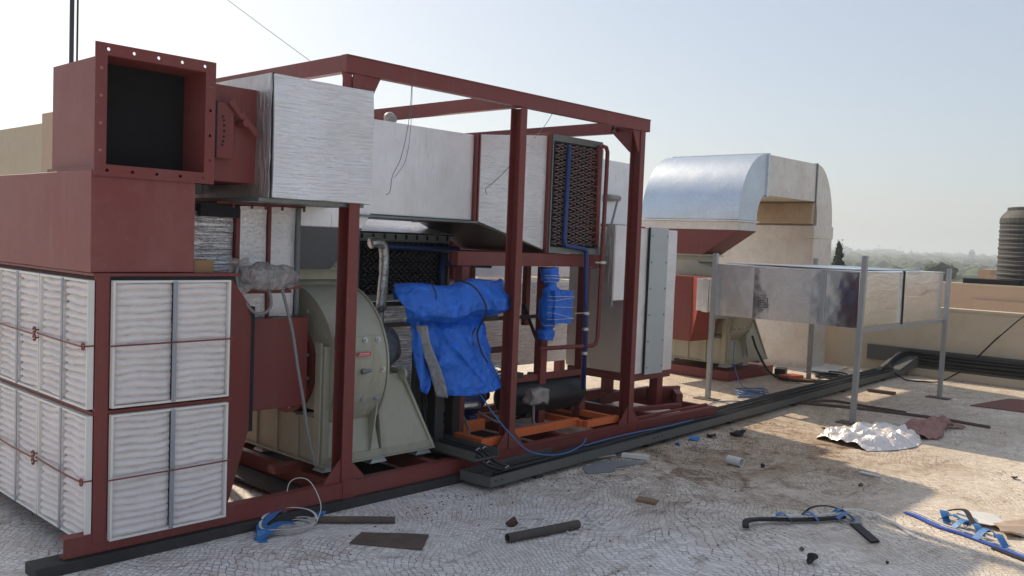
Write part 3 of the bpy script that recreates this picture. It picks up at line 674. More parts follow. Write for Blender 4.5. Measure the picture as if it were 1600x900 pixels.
for i in range(5):
    y = 5.06+i*.08; g.box(8.90-(i % 2)*.012, 9.46+(i % 2)*.012, y, y+.078, .92-(i % 2)*.012, 1.28+(i % 2)*.012)
g.out('flexible_connector', GALV, f2, bev=.006)

# ------------------------------------------------------------------ rear elbow duct
el = thing('elbow_duct', 'big shiny galvanised duct arching up and over to a dusty down-run at the back', 'duct', (10.8, 6.0, 1.87))
EX0, EX1, EZ0, ET, EB = 9.95, 10.62, 1.99, 2.845, 2.33
def arc(cx, cz, rx, rz, a0, a1, n=44): return [(cx+rx*math.cos(R(a0+(a1-a0)*i/n)), cz+rz*math.sin(R(a0+(a1-a0)*i/n))) for i in range(n+1)]
YF, YB = 5.575, 7.0
g = G(); o1 = arc(EX1, EZ0, EX1-EX0, ET-EZ0, 180, 90); i1 = arc(EX1, EZ0, .20, EB-EZ0, 90, 180, 6)
g.prism_y(o1+i1, YF, YB); g.out('first_elbow', GALVB, el)
g = G(); 
for a, b in ((EX0-.02, 10.45),): g.box(a, b, YF-.02, YB, 1.965, 1.985)
g.box(EX1-.0, EX1+.04, YF-.02, YB, EB-.02, ET+.015); g.out('elbow_flange', GALV, el)
G().box(EX0, 10.42, YF+.002, YB, 1.862, 1.963).out('collar', DIRTYDUCT, el)
g = G(); a0 = R(138); g.box(EX0+.142, EX0+.150, YF, YB, 2.48, 2.488); g.out('sheet_seam', BOLT, el)
E2 = 12.05; ER = .60
g = G().prism_y([(EX1+.04, EB), (E2-.001, EB), (E2-.001, ET), (EX1+.04, ET)], YF+.003, YB); g.out('straight_run', DIRTYDUCT, el)
G().box(E2, E2+.03, YF-.01, YB, EB-.01, ET+.012).out('joint_flange', STEELG, el)
g = G(); o2 = arc(E2+.03, 1.98, .56, ET-1.98, 90, 0); i2 = arc(E2+.03, 1.98, .06, EB-1.98, 0, 90, 6)
g.prism_y(o2+i2, YF, YB); g.out('second_elbow', DIRTYDUCT, el)
g = G(); g.prism_y(arc(E2+.02, 2.02, .09, EB-2.03, 90, 180, 8)+[(E2+.02, 2.02)], YF+.01, YB); g.out('throat', TANSTAIN, el)
G().box(E2+.0, E2+.62, YF-.015, YB+.3, 1.82, 2.0).out('joint_band', DIRTYDUCT, el, bev=.01)
G().box(E2+.02, E2+.60, YF, YB+.3, 0, 1.82).subdiv(5).wob(.01, 1.5, 2).out('down_run', DIRTYDUCT, el)

# ------------------------------------------------------------------ galvanised duct on legs
gd = thing('galvanised_duct', 'long shiny galvanised box duct standing on thin angle legs at the right', 'duct', (9.8, 4.3, 0))
GX0, GX1, GY0, GY1, GZ0, GZ1 = 8.62, 11.02, 3.50, 5.04, .92, 1.445
G().box(GX0, GX1, GY0+.002, GY1, GZ0, GZ1).out('duct_body', GALVF, gd)
def zs(y): return 0
def crossbroken(ya, yb, za, zb, x, off, c):
    g = G(); v = [g.bm.verts.new(p) for p in ((x, ya, za), (x, yb, za), (x, yb, zb), (x, ya, zb), (x-off, c[0], c[1]))]
    for i in range(4): g.bm.faces.new((v[i], v[(i+1) % 4], v[4]))
    return g
crossbroken(GY0-.004, 3.83, GZ0-.008, GZ1+.006, GX0-.004, .004, (3.66, 1.17)).out('side_sheet', GALVD, gd)
crossbroken(3.87, 4.60, GZ0-.008, GZ1+.006, GX0-.004, .007, (4.20, 1.22)).out('side_sheet', GALVD, gd)
crossbroken(4.602, GY1+.004, GZ0-.008, GZ1+.006, GX0-.004, .010, (4.78, 1.22)).out('side_sheet', GALV, gd)
G().box(GX0-.024, GX0-.004, 3.83, 3.87, GZ0-.01, GZ1+.012).out('side_joint', ZINC, gd)
G().box(9.74, 9.77, GY0-.02, GY0+.001, GZ0-.02, GZ1+.02).out('front_joint', DARK, gd)
G().box(9.69, 9.738, GY0-.012, GY0+.001, GZ0-.01, GZ1+.01).out('joint_cleat', GALV, gd)
G().box(GX0-.01, GX1+.01, GY0-.01, GY1+.01, GZ1+.001, GZ1+.012).subdiv(8).wob(.008, 1.5, 3).out('top_sheet', GALV, gd)
G().box(GX0+.3, GX1-.1, GY0+.2, GY1+.05, GZ1+.022, GZ1+.030).subdiv(6).wob(.012, 1.3, 8).out('loose_sheet', GALVB, gd)
for x, y, top, lx in ((8.57, 5.05, 1.575, 0), (8.62, 3.46, 1.61, .06), (11.04, 5.06, 1.55, 0), (11.07, 3.46, 1.50, .05)):
    g = G(); w_ = .046; t_ = .006
    pts = [(0, 0), (w_, 0), (w_, t_), (t_, t_), (t_, w_), (0, w_)]
    g.hexa([(x-lx+a-.02, y+b-.02, .0) for a, b in pts], [(x+a, y+b-.02, top) for a, b in pts]); g.out('leg', ZINC, gd)
    G().box(x-lx-.10, x-lx+.06, y-.12, y+.13, .0005, .008).out('foot_plate', RUST, gd)
G().box(GX0-.03, GX1+.08, GY0-.025, GY0-.021+.016, GZ0-.05, GZ0-.012).out('bearer', ZINC, gd)
G().box(GX0-.03, GX1+.08, GY1-.02, GY1, GZ0-.05, GZ0-.012).out('bearer', ZINC, gd)
# stencilled mark on the sheet
def text_mesh(s_, size, mat, parent, pos, name, rot):
    cu = bpy.data.curves.new(name, 'FONT'); cu.body = s_; cu.size = size; cu.align_x = 'CENTER'
    o = bpy.data.objects.new('tmp', cu); COL.objects.link(o)
    me = bpy.data.meshes.new_from_object(o.evaluated_get(bpy.context.evaluated_depsgraph_get())); bpy.data.objects.remove(o)
    me.materials.append(mat); ob = bpy.data.objects.new(name, me); COL.objects.link(ob); ob.parent = parent
    ob.location = Vector(pos)-ORG[parent.name]; ob.rotation_euler = rot; return ob
INK = paint('stencil_ink', (.09, .10, .11), .6, dirt=.1)
text_mesh('IS:277', .028, INK, gd, (GX0-.0115, 4.49, 1.148), 'stencil_text', (R(90), 0, R(-90)))
g = G(); cy_, cz_ = 4.49, 1.085
def fr_(a0, a1, b0, b1): g.box(GX0-.0115, GX0-.0105, cy_+a0, cy_+a1, cz_+b0, cz_+b1)
fr_(-.055, .055, .045, .052); fr_(-.055, .055, -.052, -.045); fr_(-.055, -.048, -.045, .045); fr_(.048, .055, -.045, .015)
fr_(-.03, .035, .022, .030); fr_(-.03, .03, -.004, .004); fr_(-.03, .03, -.030, -.022); fr_(.028, .036, .004, .022); fr_(-.036, -.028, -.022, -.004)
g.out('stencil_emblem', INK, gd)

# ------------------------------------------------------------------ cabinet right of the coil stand
cbn = thing('insulated_cabinet', 'tall foil-clad cabinet with a screwed grey-blue panel standing behind the right post', 'cabinet', (6.8, 4.9, .49))
G().box(6.50, 7.13, 4.602, 5.35, .49, 1.775).subdiv(6).wob(.004, 5, 3).out('cabinet_body', FO_L, cbn, bev=.005)
G().box(6.488, 6.497, 4.62, 5.34, .50, 1.77).out('side_foil', FO_G, cbn)
G().box(6.497, 6.515, 4.59, 4.60, .49, 1.775).out('edge_trim', DARK, cbn)
G().box(6.66, 6.672, 4.585, 4.60, .485, 1.785).out('edge_trim', DARK, cbn)
pn = G().box(6.675, 6.955, 4.582, 4.598, .478, 1.79).out('access_panel', PANELG, cbn, bev=.002)
for i in range(6):
    for x in (6.70, 6.93): G().cyl((x, 4.576, .54+i*.235), (x, 4.583, .54+i*.235), .007, 8).out('screw', STEELG, pn)
G().box(6.185, 6.486, 4.60, 4.69, 1.15, 1.79).out('foil_flap_box', FO_V, cbn, bev=.004)
G().box(6.172, 6.183, 4.605, 4.69, 1.10, 1.79).out('flap_side', FO_D, cbn)
for x, y in ((6.55, 4.66), (7.0, 4.66), (6.55, 5.22), (7.0, 5.22)): G().box(x, x+.09, y, y+.09, .16, .42).out('foot', RED, cbn, bev=.003)
G().box(6.5, 7.16, 4.63, 5.33, .42, .488).out('foot_frame', RED, cbn, bev=.003)

# ------------------------------------------------------------------ rear foil casings and lower coil
rf = thing('insulated_duct', 'creased foil duct sections with red joint flanges just behind the plastic-wrapped actuator', 'duct', (2.7, 5.0, 1.12))
ibox(2.20, 2.685, 4.70, 5.25, 1.13, 1.715, 11).out('foil_section', FO_B, rf)
ibox(2.722, 2.900, 4.70, 5.25, 1.12, 1.760, 12, n=5).out('foil_section', FO_L, rf)
ibox(2.923, 3.095, 4.70, 5.25, 1.12, 1.765, 13, n=5).out('foil_section', FO_L, rf)
G().box(2.688, 2.712, 4.67, 5.25, 1.12, 1.74).box(2.903, 2.920, 4.68, 5.25, 1.12, 1.762).out('joint_flange', RED, rf)
G().box(3.098, 3.122, 4.68, 5.25, 1.12, 1.765).out('end_flange', STEELG, rf)
G().box(2.56, 3.14, 4.66, 5.25, 1.766, 1.778).out('top_flange', RED, rf)
for x in (2.65, 2.77, 2.86, 2.97, 3.12): G().box(x, x+.012, 4.65, 4.66, 1.745, 1.77).out('bolt_tab', RED, rf)
G().box(2.20, 2.655, 4.70, 5.25, 1.725, 1.765).out('lid_strip', BLACKT, rf)
G().box(2.46, 2.70, 4.655, 4.69, 1.69, 1.758).out('bracket', DARK, rf)

lc = thing('heat_exchanger', 'wide dark finned coil with a blue header low behind the olive fan', 'coil', (4.5, 5.5, 1.12))
coil(lc, 4.03, 4.93, 5.32, 1.135, 1.635, 30, 9, STEELG, paint('dark_copper', (.13, .115, .11), .4, metal=.4), .006)
G().cyl((4.12, 5.24, 1.545), (4.96, 5.24, 1.535), .030, 12).out('blue_header', BLUED, lc, smooth=True)
G().cyl((4.82, 5.27, 1.50), (4.82, 5.27, 1.16), .026, 12).out('blue_header', BLUED, lc, smooth=True)
G().tube([(4.82, 5.27, 1.42), (5.0, 5.2, 1.415), (5.25, 5.15, 1.41)], .018, 8).out('outlet_pipe', BLUED, lc, smooth=True)
g = G()
for i in range(9): g.box(4.05+i*.105, 4.056+i*.105, 5.285, 5.30, 1.60, 1.635)
g.box(4.0, 4.96, 5.285, 5.3, 1.636, 1.65); g.box(4.0, 4.96, 5.285, 5.3, 1.10, 1.13); g.out('casing_flange', DARK, lc)
G().hexa([(4.03, 5.30, 1.652), (4.95, 5.30, 1.652), (4.95, 6.1, 1.652), (4.03, 6.1, 1.652)], [(4.35, 5.62, 1.80), (5.12, 5.62, 1.80), (5.12, 6.1, 1.80), (4.35, 6.1, 1.80)]).out('sloping_foil_top', FO_L, lc)
lb = thing('insulated_casing', 'long foil-clad casing with horizontal creases at the back behind the tarpaulin bundle, upper part enlarged to block sun', 'casing', (5.2, 5.8, .3))
ibox(3.9, 4.99, 5.36, 6.3, .34, 1.09, 21).out('foil_section', FO_B, lb)
ibox(5.01, 7.35, 5.9, 6.6, .42, 1.22, 22).out('foil_section', FO_B, lb)
ibox(3.5, 8.1, 6.62, 7.2, 1.24, 2.65, 23).out('upper_section_sun_block', FO_L, lb)  # height and length extended out of view to keep sun off the front floor
G().box(3.9, 5.0, 5.335, 5.355, .93, .965).out('strap_rail', BLACKT, lb)
for x in (4.0, 4.8, 5.3, 7.1): G().box(x, x+.08, 5.92, 6.0, 0, .335 if x < 5 else .415).out('foot', RED, lb)

# silver pipes
sp_ = thing('insulated_pipe', 'foil-wrapped pipe rising to a bend in front of the dark lower coil', 'pipe', (4.08, 5.1, .9))
G().tube([(3.965, 5.08, 1.565), (4.02, 5.08, 1.575), (4.075, 5.09, 1.56), (4.105, 5.1, 1.50), (4.108, 5.1, 1.35), (4.09, 5.1, 1.10)], .036, 14, 5).wob(.004, 25, 2).out('pipe_wrap', SILVERPIPE, sp_, smooth=True)
G().cyl((4.09, 5.1, 1.10), (4.09, 5.1, .5), .026, 12).out('lower_pipe', SILVERPIPE, sp_, smooth=True)
G().cyl((4.09, 5.1, 1.085), (4.09, 5.1, 1.105), .040, 14).out('collar', STEELG, sp_)
tag(G().tube([(4.50, 4.84, .375), (4.66, 4.84, .372), (4.86, 4.84, .365)], .030, 14, 3).wob(.004, 25, 4).out('insulated_pipe', SILVERPIPE, smooth=True), 'short horizontal foil-wrapped pipe below the big blue tarpaulin', 'pipe')

# ------------------------------------------------------------------ compressor group on orange frame
of = thing('orange_frame', 'low orange steel frame carrying the black receiver tank inside the skid', 'frame', (5.1, 4.7, .16))
G().box(4.86, 5.62, 4.46, 4.51, .172, .235).out('front_rail', ORANGE, of, bev=.004)
G().box(5.60, 6.02, 4.36, 4.41, .172, .225).out('front_rail', ORANGE, of, bev=.004)
G().box(5.58, 5.63, 4.415, 5.05, .172, .225).out('cross_rail', ORANGE, of, bev=.004)
G().box(4.42, 4.48, 4.36, 4.78, .172, .24).out('cross_rail', ORANGE, of, bev=.004)
G().box(4.48, 4.64, 4.36, 4.41, .18, .235).out('front_rail', ORANGE, of, bev=.004)
G().box(4.36, 4.9, 4.80, 4.88, .172, .26).out('cross_rail', ORANGE, of, bev=.004)
G().box(5.95, 6.01, 4.415, 5.0, .172, .22).out('cross_rail', ORANGE, of, bev=.004)
G().box(4.9, 5.6, 5.0, 5.05, .172, .24).out('rear_rail', ORANGE, of, bev=.004)
rt_ = thing('receiver_tank', 'black horizontal receiver tank with domed end on the orange frame', 'tank', (5.5, 4.75, .24))
ty, tz, tr = 4.80, .385, .145
rg = [(5.05, .02), (5.06, .07), (5.09, .11), (5.14, .135), (5.2, tr), (5.86, tr), (5.93, .137), (5.98, .115), (6.015, .075), (6.03, .02)]
G().loft([[Vector((x, ty+r_*math.cos(a*math.pi/16), tz+r_*math.sin(a*math.pi/16))) for a in range(32)] for x, r_ in rg]).out('tank_shell', BLACKT, rt_, smooth=True)
for x in (5.25, 5.8): G().box(x, x+.05, ty-.1, ty+.1, .236, .27).out('saddle', BLACKT, rt_)
G().cyl((5.4, ty, tz+.13), (5.4, ty, tz+.19), .03, 12).out('top_port', BLACKT, rt_)
cp = thing('compressor', 'dark blue compressor under the tarpaulin with black pipes beside the tank', 'compressor', (4.8, 5.0, .24))
G().loft([[Vector((x, 4.98+r_*math.cos(a*math.pi/12), .40+r_*math.sin(a*math.pi/12))) for a in range(24)] for x, r_ in ((4.42, .05), (4.44, .12), (4.75, .14), (4.9, .14), (5.0, .09))]).out('body', BLUED, cp, smooth=True)
G().cyl((4.95, 4.98, .40), (5.08, 4.98, .40), .045, 12).out('coupling', BLACKT, cp)
for k, (x, y, z) in enumerate(((4.5, 4.82, .262), (4.75, 4.82, .262))): G().box(x, x+.08, y, y+.3, z, z+.03).out('foot', BLUED, cp)
G().box(4.68, 4.84, 4.88, 5.1, .53, .62).out('valve_block', BLUED, cp, bev=.01)
g = G(); g.cyl((4.92, 4.75, .56), (4.92, 4.75, .64), .03, 10); g.cyl((4.86, 4.75, .60), (4.99, 4.75, .60), .014, 8); g.tube([(4.88, 4.85, .58), (5.0, 4.8, .66), (5.1, 4.75, .58)], .012, 8, 4); g.out('valve', BOLT, cp)
G().box(5.07, 5.2, 4.7, 4.84, .56, .60).cyl((5.12, 4.77, .6), (5.12, 4.77, .72), .02, 8).cyl((5.05, 4.77, .67), (5.2, 4.77, .67), .012, 8).out('black_valve', BLACKT, cp)
for i, (a, col_) in enumerate((([(4.9, 4.9, .30), (5.05, 4.72, .20), (5.3, 4.6, .19)], CONDUIT), ([(5.0, 4.85, .28), (5.2, 4.7, .19), (5.5, 4.62, .19)], CONDUIT), ([(4.62, 4.84, .38), (4.62, 4.75, .30), (4.55, 4.62, .23), (4.42, 4.55, .2)], CONDUIT))):
    tag(G().tube(a, .011, 8, 6).out('flexible_conduit', col_, smooth=True), ['grey hose curling from the compressor toward the middle post', 'grey hose running low in front of the black receiver tank', 'grey hose bending down below the short foil-wrapped pipe'][i], 'conduit')
wv = thing('wrapped_sensor', 'small grey plastic-wrapped sensor on a thin conduit before the stand leg', 'sensor', (5.15, 4.5, .18))
G().box(5.06, 5.26, 4.47, 4.56, .39, .50).subdiv(5).wob(.03, 14, 3).out('plastic_wrap', WRAPP, wv, smooth=True)
G().tube([(5.12, 4.51, .40), (5.11, 4.5, .32), (5.12, 4.5, .25), (5.18, 4.5, .185)], .010, 8, 5).out('conduit', CONDUIT, wv, smooth=True)

# ------------------------------------------------------------------ blue tarpaulin bundle
tb = thing('tarpaulin_bundle', 'large blue tarpaulin tied round hidden pipework, hanging like a skirt', 'tarpaulin', (4.2, 4.55, .57))
def ridge(p):
    return (1-abs(noise.noise(p))*2.2)
def lerpt(u, tab):
    for (a, x), (b, y) in zip(tab, tab[1:]):
        if u <= b: return x+(y-x)*(u-a)/(b-a)
    return tab[-1][1]
def ridge(p):
    return (1-abs(noise.noise(p))*2.2)
def lerpt(u, tab):
    for (a, x), (b, y) in zip(tab, tab[1:]):
        if u <= b: return x+(y-x)*(u-a)/(b-a)
    return tab[-1][1]
TAB = [  # v, z, xl, xr, y
 (0, 1.20, 3.98, 4.95, 4.74), (.06, 1.29, 3.93, 4.93, 4.68), (.12, 1.325, 3.84, 4.85, 4.56), (.17, 1.315, 3.755, 4.77, 4.46),
 (.23, 1.265, 3.705, 4.71, 4.385), (.30, 1.20, 3.71, 4.70, 4.325), (.37, 1.13, 3.75, 4.70, 4.33), (.41, 1.09, 3.80, 4.66, 4.40),
 (.45, 1.075, 3.90, 4.57, 4.48), (.50, 1.02, 3.905, 4.55, 4.425), (.62, .90, 3.945, 4.555, 4.40), (.80, .74, 4.02, 4.62, 4.385), (1, .572, 4.10, 4.70, 4.37)]
def drape(u, v):
    col = lambda i: lerpt(v, [(r_[0], r_[i]) for r_ in TAB])
    z, xl, xr, y = col(1), col(2), col(3), col(4)
    x = xl+(xr-xl)*u
    e = abs(u-.5)*2
    lowf = max(0, min(1, (v-.42)/.1))
    # crisp folds: long diagonals running out of the tied waist
    f = 0
    for cu, sl, wd_, am in ((.13, .9, .030, .035), (.30, -.7, .022, .028), (.47, .35, .018, .025), (.62, -.5, .025, .032), (.80, .8, .020, .026), (.90, -.9, .02, .02)):
        d = (u-cu-sl*(v-.44))/wd_; am2 = am*math.exp(-abs(v-.44)*2.4)
        f += 1.35*am2*math.exp(-abs(d)*1.5)
    q = Vector((x*6+z*2.5, 1.7, z*5-x*3))
    f += .016*ridge(q)+.010*ridge(q*2.1+Vector((2, 0, 5)))
    y = y-f+.10*e**5*(1-.3*lowf)+.02*math.sin(u*7+1)*lowf
    z += (-.018*math.sin(u*5+.6)+.012*math.sin(u*13))*(1-lowf) - .012*math.sin(u*5)*lowf*(v > .9)
    if v < .42: z -= .02*max(0, (.15-u)/.15)*(v/.42)
    return Vector((x, y, z))
G().grid(drape, 130, 130).out('draped_sheet', TARP, tb, smooth=True, solid=.003)
G().box(4.05, 4.70, 4.52, 4.68, 1.05, 1.24).out('hidden_pipework', BLACKT, tb)
def gstrip(u, v): return Vector((3.875+.20*v**1.15+u*(.035+.01*v), 4.46-.075*u+.012*math.sin(v*7), 1.05-.49*v))
G().grid(gstrip, 6, 24).wob(.006, 9, 3).out('grey_lining', TARPG, tb, smooth=True, solid=.003)
def strand(u, v): return Vector((3.84+.09*v+u*lerpt(v, [(0, .05), (.3, .06), (.8, .13), (1, .07)]), 4.47+.025*math.sin(u*6+v*4)+.01*ridge(Vector((u*3, v*5, 0))), 1.12-(.50+.04*u)*v))
G().grid(strand, 12, 30).wob(.006, 9, 5).out('side_flap', TARP, tb, smooth=True, solid=.003)
g = G(); 
for u, zt_ in ((.52, 0), (.56, 0)):
    pass
g.tube([(4.20, 4.46, 1.345), (4.24, 4.32, 1.31), (4.31, 4.27, 1.2), (4.33, 4.28, 1.12), (4.33, 4.35, .99), (4.36, 4.335, .86), (4.42, 4.33, .78)], .0065, 6, 6)
g.tube([(4.33, 4.37, 1.02), (4.28, 4.36, .95), (4.31, 4.36, .9)], .005, 6, 5)
g.out('tie_cord', CABLE, tb)
G().tube([(3.93, 4.40, 1.34), (3.95, 4.36, 1.25), (3.93, 4.37, 1.16), (3.9, 4.40, 1.10)], .005, 6, 5).out('tie_cord', CABLE, tb)
G().box(4.15, 4.23, 4.55, 4.63, .17, 1.15).out('inner_post', BLACKT, tb)

ba = thing('wrapped_actuator', 'box-like actuator wrapped in blue plastic and string on the stand leg', 'actuator', (5.45, 4.62, .85))
G().box(5.385, 5.60, 4.565, 4.69, .985, 1.245).subdiv(5).wob(.010, 14, 2).out('wrapped_box', TARP, ba, smooth=False)
G().tube([(5.435, 4.68, 1.42), (5.44, 4.67, 1.33), (5.435, 4.66, 1.25), (5.43, 4.66, 1.1), (5.43, 4.67, .98), (5.43, 4.68, .92), (5.42, 4.68, .85)], [.072, .075, .050, .07, .085, .085, .06, .05, .075, .065], 14, 5).wob(.014, 18, 4).out('wrapped_stem', TARP, ba, smooth=True)
g = G()
for z, dz in ((1.20, .0), (1.12, -.01), (1.07, -.05), (1.02, .005), (1.17, .02)):
    g.tube([(5.36, 4.62, z), (5.38, 4.555, z), (5.5, 4.552, z+dz*.5), (5.612, 4.555, z+dz), (5.62, 4.68, z+dz)], .0018, 5)
for z in (1.34, 1.36, 1.31, .965): g.tube([(5.36+.075*0, 4.66, z), (5.39, 4.60, z+.004), (5.44, 4.585, z), (5.49, 4.60, z-.006), (5.52, 4.66, z)], .0018, 5)
g.out('string', WHITEB, ba)

# plastic-wrapped damper actuator on the red inlet duct
wa = thing('wrapped_actuator', 'damper actuator in crumpled clear plastic with dangling conduits beside the filters', 'actuator', (2.75, 4.45, 1.28))
def lump(u):
    x = 2.575+u*.375; s_ = math.sin(math.pi*min(1, max(0, .08+u*.86)))**.45
    return [Vector((x, 4.46+.085*s_*math.copysign(abs(math.cos(a))**.6, math.cos(a)), 1.365+.078*s_*math.copysign(abs(math.sin(a))**.6, math.sin(a)))) for a in [2*math.pi*k/28 for k in range(28)]]
g = G().loft([lump(i/26) for i in range(27)]).wob(.028, 10, 2).wob(.012, 30, 5); g.out('plastic_wrap', CLEARP, wa)
G().box(2.62, 2.92, 4.42, 4.50, 1.325, 1.41).out('actuator_body', PANELG, wa, bev=.01)
G().box(2.63, 2.66, 4.40, 4.42, 1.33, 1.40).out('terminal_box', paint('amber_plastic', (.45, .22, .06), .4), wa)
G().box(2.90, 2.99, 4.46, 4.49, 1.295, 1.315).box(2.60, 2.95, 4.50, 4.56, 1.27, 1.29).out('mount_bracket', RED, wa)
G().grid(lambda u, v: Vector((2.52+.12*u+.02*v, 4.42+.03*math.sin(v*5), 1.47-.14*v-.10*(1-u)*v)), 6, 8).wob(.02, 14, 3).out('loose_plastic', CLEARP, wa)
G().tube([(2.565, 4.44, 1.42), (2.553, 4.42, 1.34), (2.60, 4.42, 1.24), (2.66, 4.42, 1.175), (2.72, 4.42, 1.165), (2.765, 4.42, 1.20), (2.765, 4.42, 1.25), (2.745, 4.42, 1.31)], .0095, 8, 6).out('conduit', CONDUIT, wa, smooth=True)
G().tube([(2.825, 4.42, 1.33), (2.85, 4.40, 1.22), (2.90, 4.40, 1.05), (2.94, 4.40, .85), (2.985, 4.40, .65), (3.03, 4.41, .45), (3.10, 4.42, .24)], .0095, 8, 6).out('conduit', CONDUIT, wa, smooth=True)

# ------------------------------------------------------------------ cable trays
def tray(name, label, A, B, w_, h, z, holes=True):
    """ladder tray from A to B (ground points), side rails h high, bottom at z"""
    t = thing(name, label, 'cable tray', (A[0], A[1], 0))
    A = Vector((*A, 0)); B = Vector((*B, 0)); d = (B-A).normalized(); n = Vector((-d.y, d.x, 0)); Ln = (B-A).length
    def seg(g, s0, s1, o0, o1, z0, z1):
        a = A+d*s0; b = A+d*s1
        g.hexa([a+n*o0+Vector((0, 0, z0)), b+n*o0+Vector((0, 0, z0)), b+n*o1+Vector((0, 0, z0)), a+n*o1+Vector((0, 0, z0))],
               [a+n*o0+Vector((0, 0, z1)), b+n*o0+Vector((0, 0, z1)), b+n*o1+Vector((0, 0, z1)), a+n*o1+Vector((0, 0, z1))])
    for o0, o1 in ((0, .003), (w_-.003, w_)):
        g = G(); seg(g, 0, Ln, o0, o1, z, z+h); q = g.out('side_rail', TRAY, t)
        g = G()
        oo = o0-.0012 if o0 == 0 else o1
        for s_ in [.04, .10]+[x+k for x in range(2, int(Ln), 3) for k in (0, .06, .12)]+[Ln-.1, Ln-.04]: seg(g, s_, s_+.022, oo, oo+.0012, z+h*.45, z+h*.62)
        if holes: g.out('slot', BLACKR, q)
    g = G(); seg(g, 0, Ln, .0032, w_-.0032, z+.002, z+.005); g.out('tray_floor', TRAY, t)
    return t, A, d, n, Ln, seg
t1, A, d, n, Ln, seg = tray('cable_tray', 'long grey cable tray full of black cables along the front of the skid', (4.13, 3.98), (12.3, 4.42), .27, .065, .035)
g = G(); seg(g, .0, .003, .003, .267, .035, .10); g.out('end_plate', TRAY, t1)
g = G()
for i in range(2):
    for yy in (.03, .12): seg(g, -.0012, 0, yy+.09*i+.02, yy+.02+.09*i+.02, .06, .075)
for k in range(6): g2 = G(); seg(g2, .5+k*1.45, .58+k*1.45, .02, .25, .001, .033); g2.out('support_block', BLACKR, t1)
g.bm.free()
for k, off in enumerate((.04, .075, .11, .15, .18, .215)):
    pts = []
    for i in range(34):
        s_ = .05+k*.06+i*(Ln-.1)/33; p = A+d*min(s_, Ln)+n*(off+.022*noise.noise(Vector((i*.35, k*3.3, 1)))); pts.append((p.x, p.y, .055+.012*(k % 2)+.012*abs(noise.noise(Vector((i*.4, k, 5))))+(.02 if k in (2, 4) else 0)))
    tag(G().tube(pts, .011+.002*(k % 3), 7).out('black_cable', CABLE, smooth=True), ['thin black cable along the outer rail of the long floor tray', 'second black cable from the outer rail of the long floor tray', 'raised black cable near the middle of the long floor tray', 'low black cable in the middle of the long floor tray', 'raised black cable in the inner half of the long floor tray', 'black cable along the inner rail of the long floor tray'][k], 'cable', 'black cables lying in the long floor tray')
# branch tray crossing the skid beam
t2 = thing('cable_tray', 'short grey branch tray stepping over the red beam beside the olive fan', 'cable tray', (4.2, 4.4, .1))
for x in (4.12, 4.34): G().prism_x([(4.12, .175), (5.0, .185), (5.0, .245), (4.12, .235)], x, x+.004).out('side_rail', TRAY, t2)
G().hexa([(4.125, 4.12, .178), (4.34, 4.12, .178), (4.34, 5.0, .188), (4.125, 5.0, .188)], [(4.125, 4.12, .181), (4.34, 4.12, .181), (4.34, 5.0, .191), (4.125, 5.0, .191)]).out('tray_floor', TRAY, t2)
for k in range(3):
    x = 4.17+.05*k
    tag(G().tube([(x-.05, 4.70, .9), (x-.03, 4.66, .5), (x-.02, 4.6, .26), (x, 4.4, .215), (x+.01, 4.2, .21), (x+.06, 4.12, .14), (x+.2, 4.11+.02*k, .085)], .013, 8, 6).out('black_cable', CABLE, smooth=True), ['leftmost', 'middle', 'rightmost'][k]+' of three black cables bending out of the upright tray', 'cable', 'black cables bending from the upright tray')
g = G()
for x, y, z in ((4.20, 4.17, .235), (4.27, 4.18, .235), (4.25, 4.12, .15), (4.33, 4.14, .13), (4.36, 4.05, .115)): G().tube([(x-.02, y, z), (x, y-.005, z+.014), (x+.02, y, z)], .003, 5).out('cable_tie', BOLT, t2)
# upright perforated tray
t3 = thing('cable_tray', 'upright perforated dark tray behind the tarpaulin with cables running up it', 'cable tray', (4.25, 4.75, .16))
G().box(4.10, 4.30, 4.74, 4.746, .16, 1.1).out('back_plate', TRAY, t3)
for x in (4.095, 4.30): G().box(x, x+.004, 4.70, 4.746, .16, 1.1).out('side_rail', TRAY, t3)
g = G()
for i in range(26):
    for k in range(2): g.cyl((4.19+k*.05+(.02 if i % 2 else 0), 4.738, .2+i*.034), (4.19+k*.05+(.02 if i % 2 else 0), 4.741, .2+i*.034), .008, 6)
g.out('perforation', BLACKR, t3)
G().box(4.40, 4.47, 4.64, 4.72, .16, 1.1).out('inner_leg', BLACKT, t3)
# wall tray
t4 = thing('cable_tray', 'grey cable tray fixed low along the cream parapet with a thick black bundle', 'cable tray', (12.85, 3.0, .1))
G().box(12.86, 12.885, -8, 5.05, .15, .36).out('back_plate', TRAY, t4)
G().box(12.80, 12.86, -8, 4.6, .12, .135).out('lower_lip', TRAY, t4)
G().hexa([(12.30, 4.42, .03), (12.34, 4.70, .03), (12.36, 4.72, .08), (12.30, 4.42, .08)], [(12.83, 4.30, .15), (12.85, 4.62, .15), (12.85, 4.62, .30), (12.83, 4.30, .30)]).out('riser', TRAY, t4)
for k in range(4):
    pts = [(12.35, 4.5+.04*k, .08), (12.6, 4.55, .16+.03*k), (12.79-.01*k, 4.45, .22+.035*k)]+[(12.79-.012*(k % 2)+.012*noise.noise(Vector((i*.6, k, 2))), 4.3-i*.6, .155+.045*k-.008*i*.6+.02*noise.noise(Vector((i*.8, k, 7)))+.03) for i in range(18)]
    tag(G().tube(pts, .024, 8, 3).out('black_cable', CABLE, smooth=True), ['lowest', 'second lowest', 'third', 'topmost'][k]+' thick black cable of the bundle strung along the cream parapet', 'cable', 'black cables along the parapet')
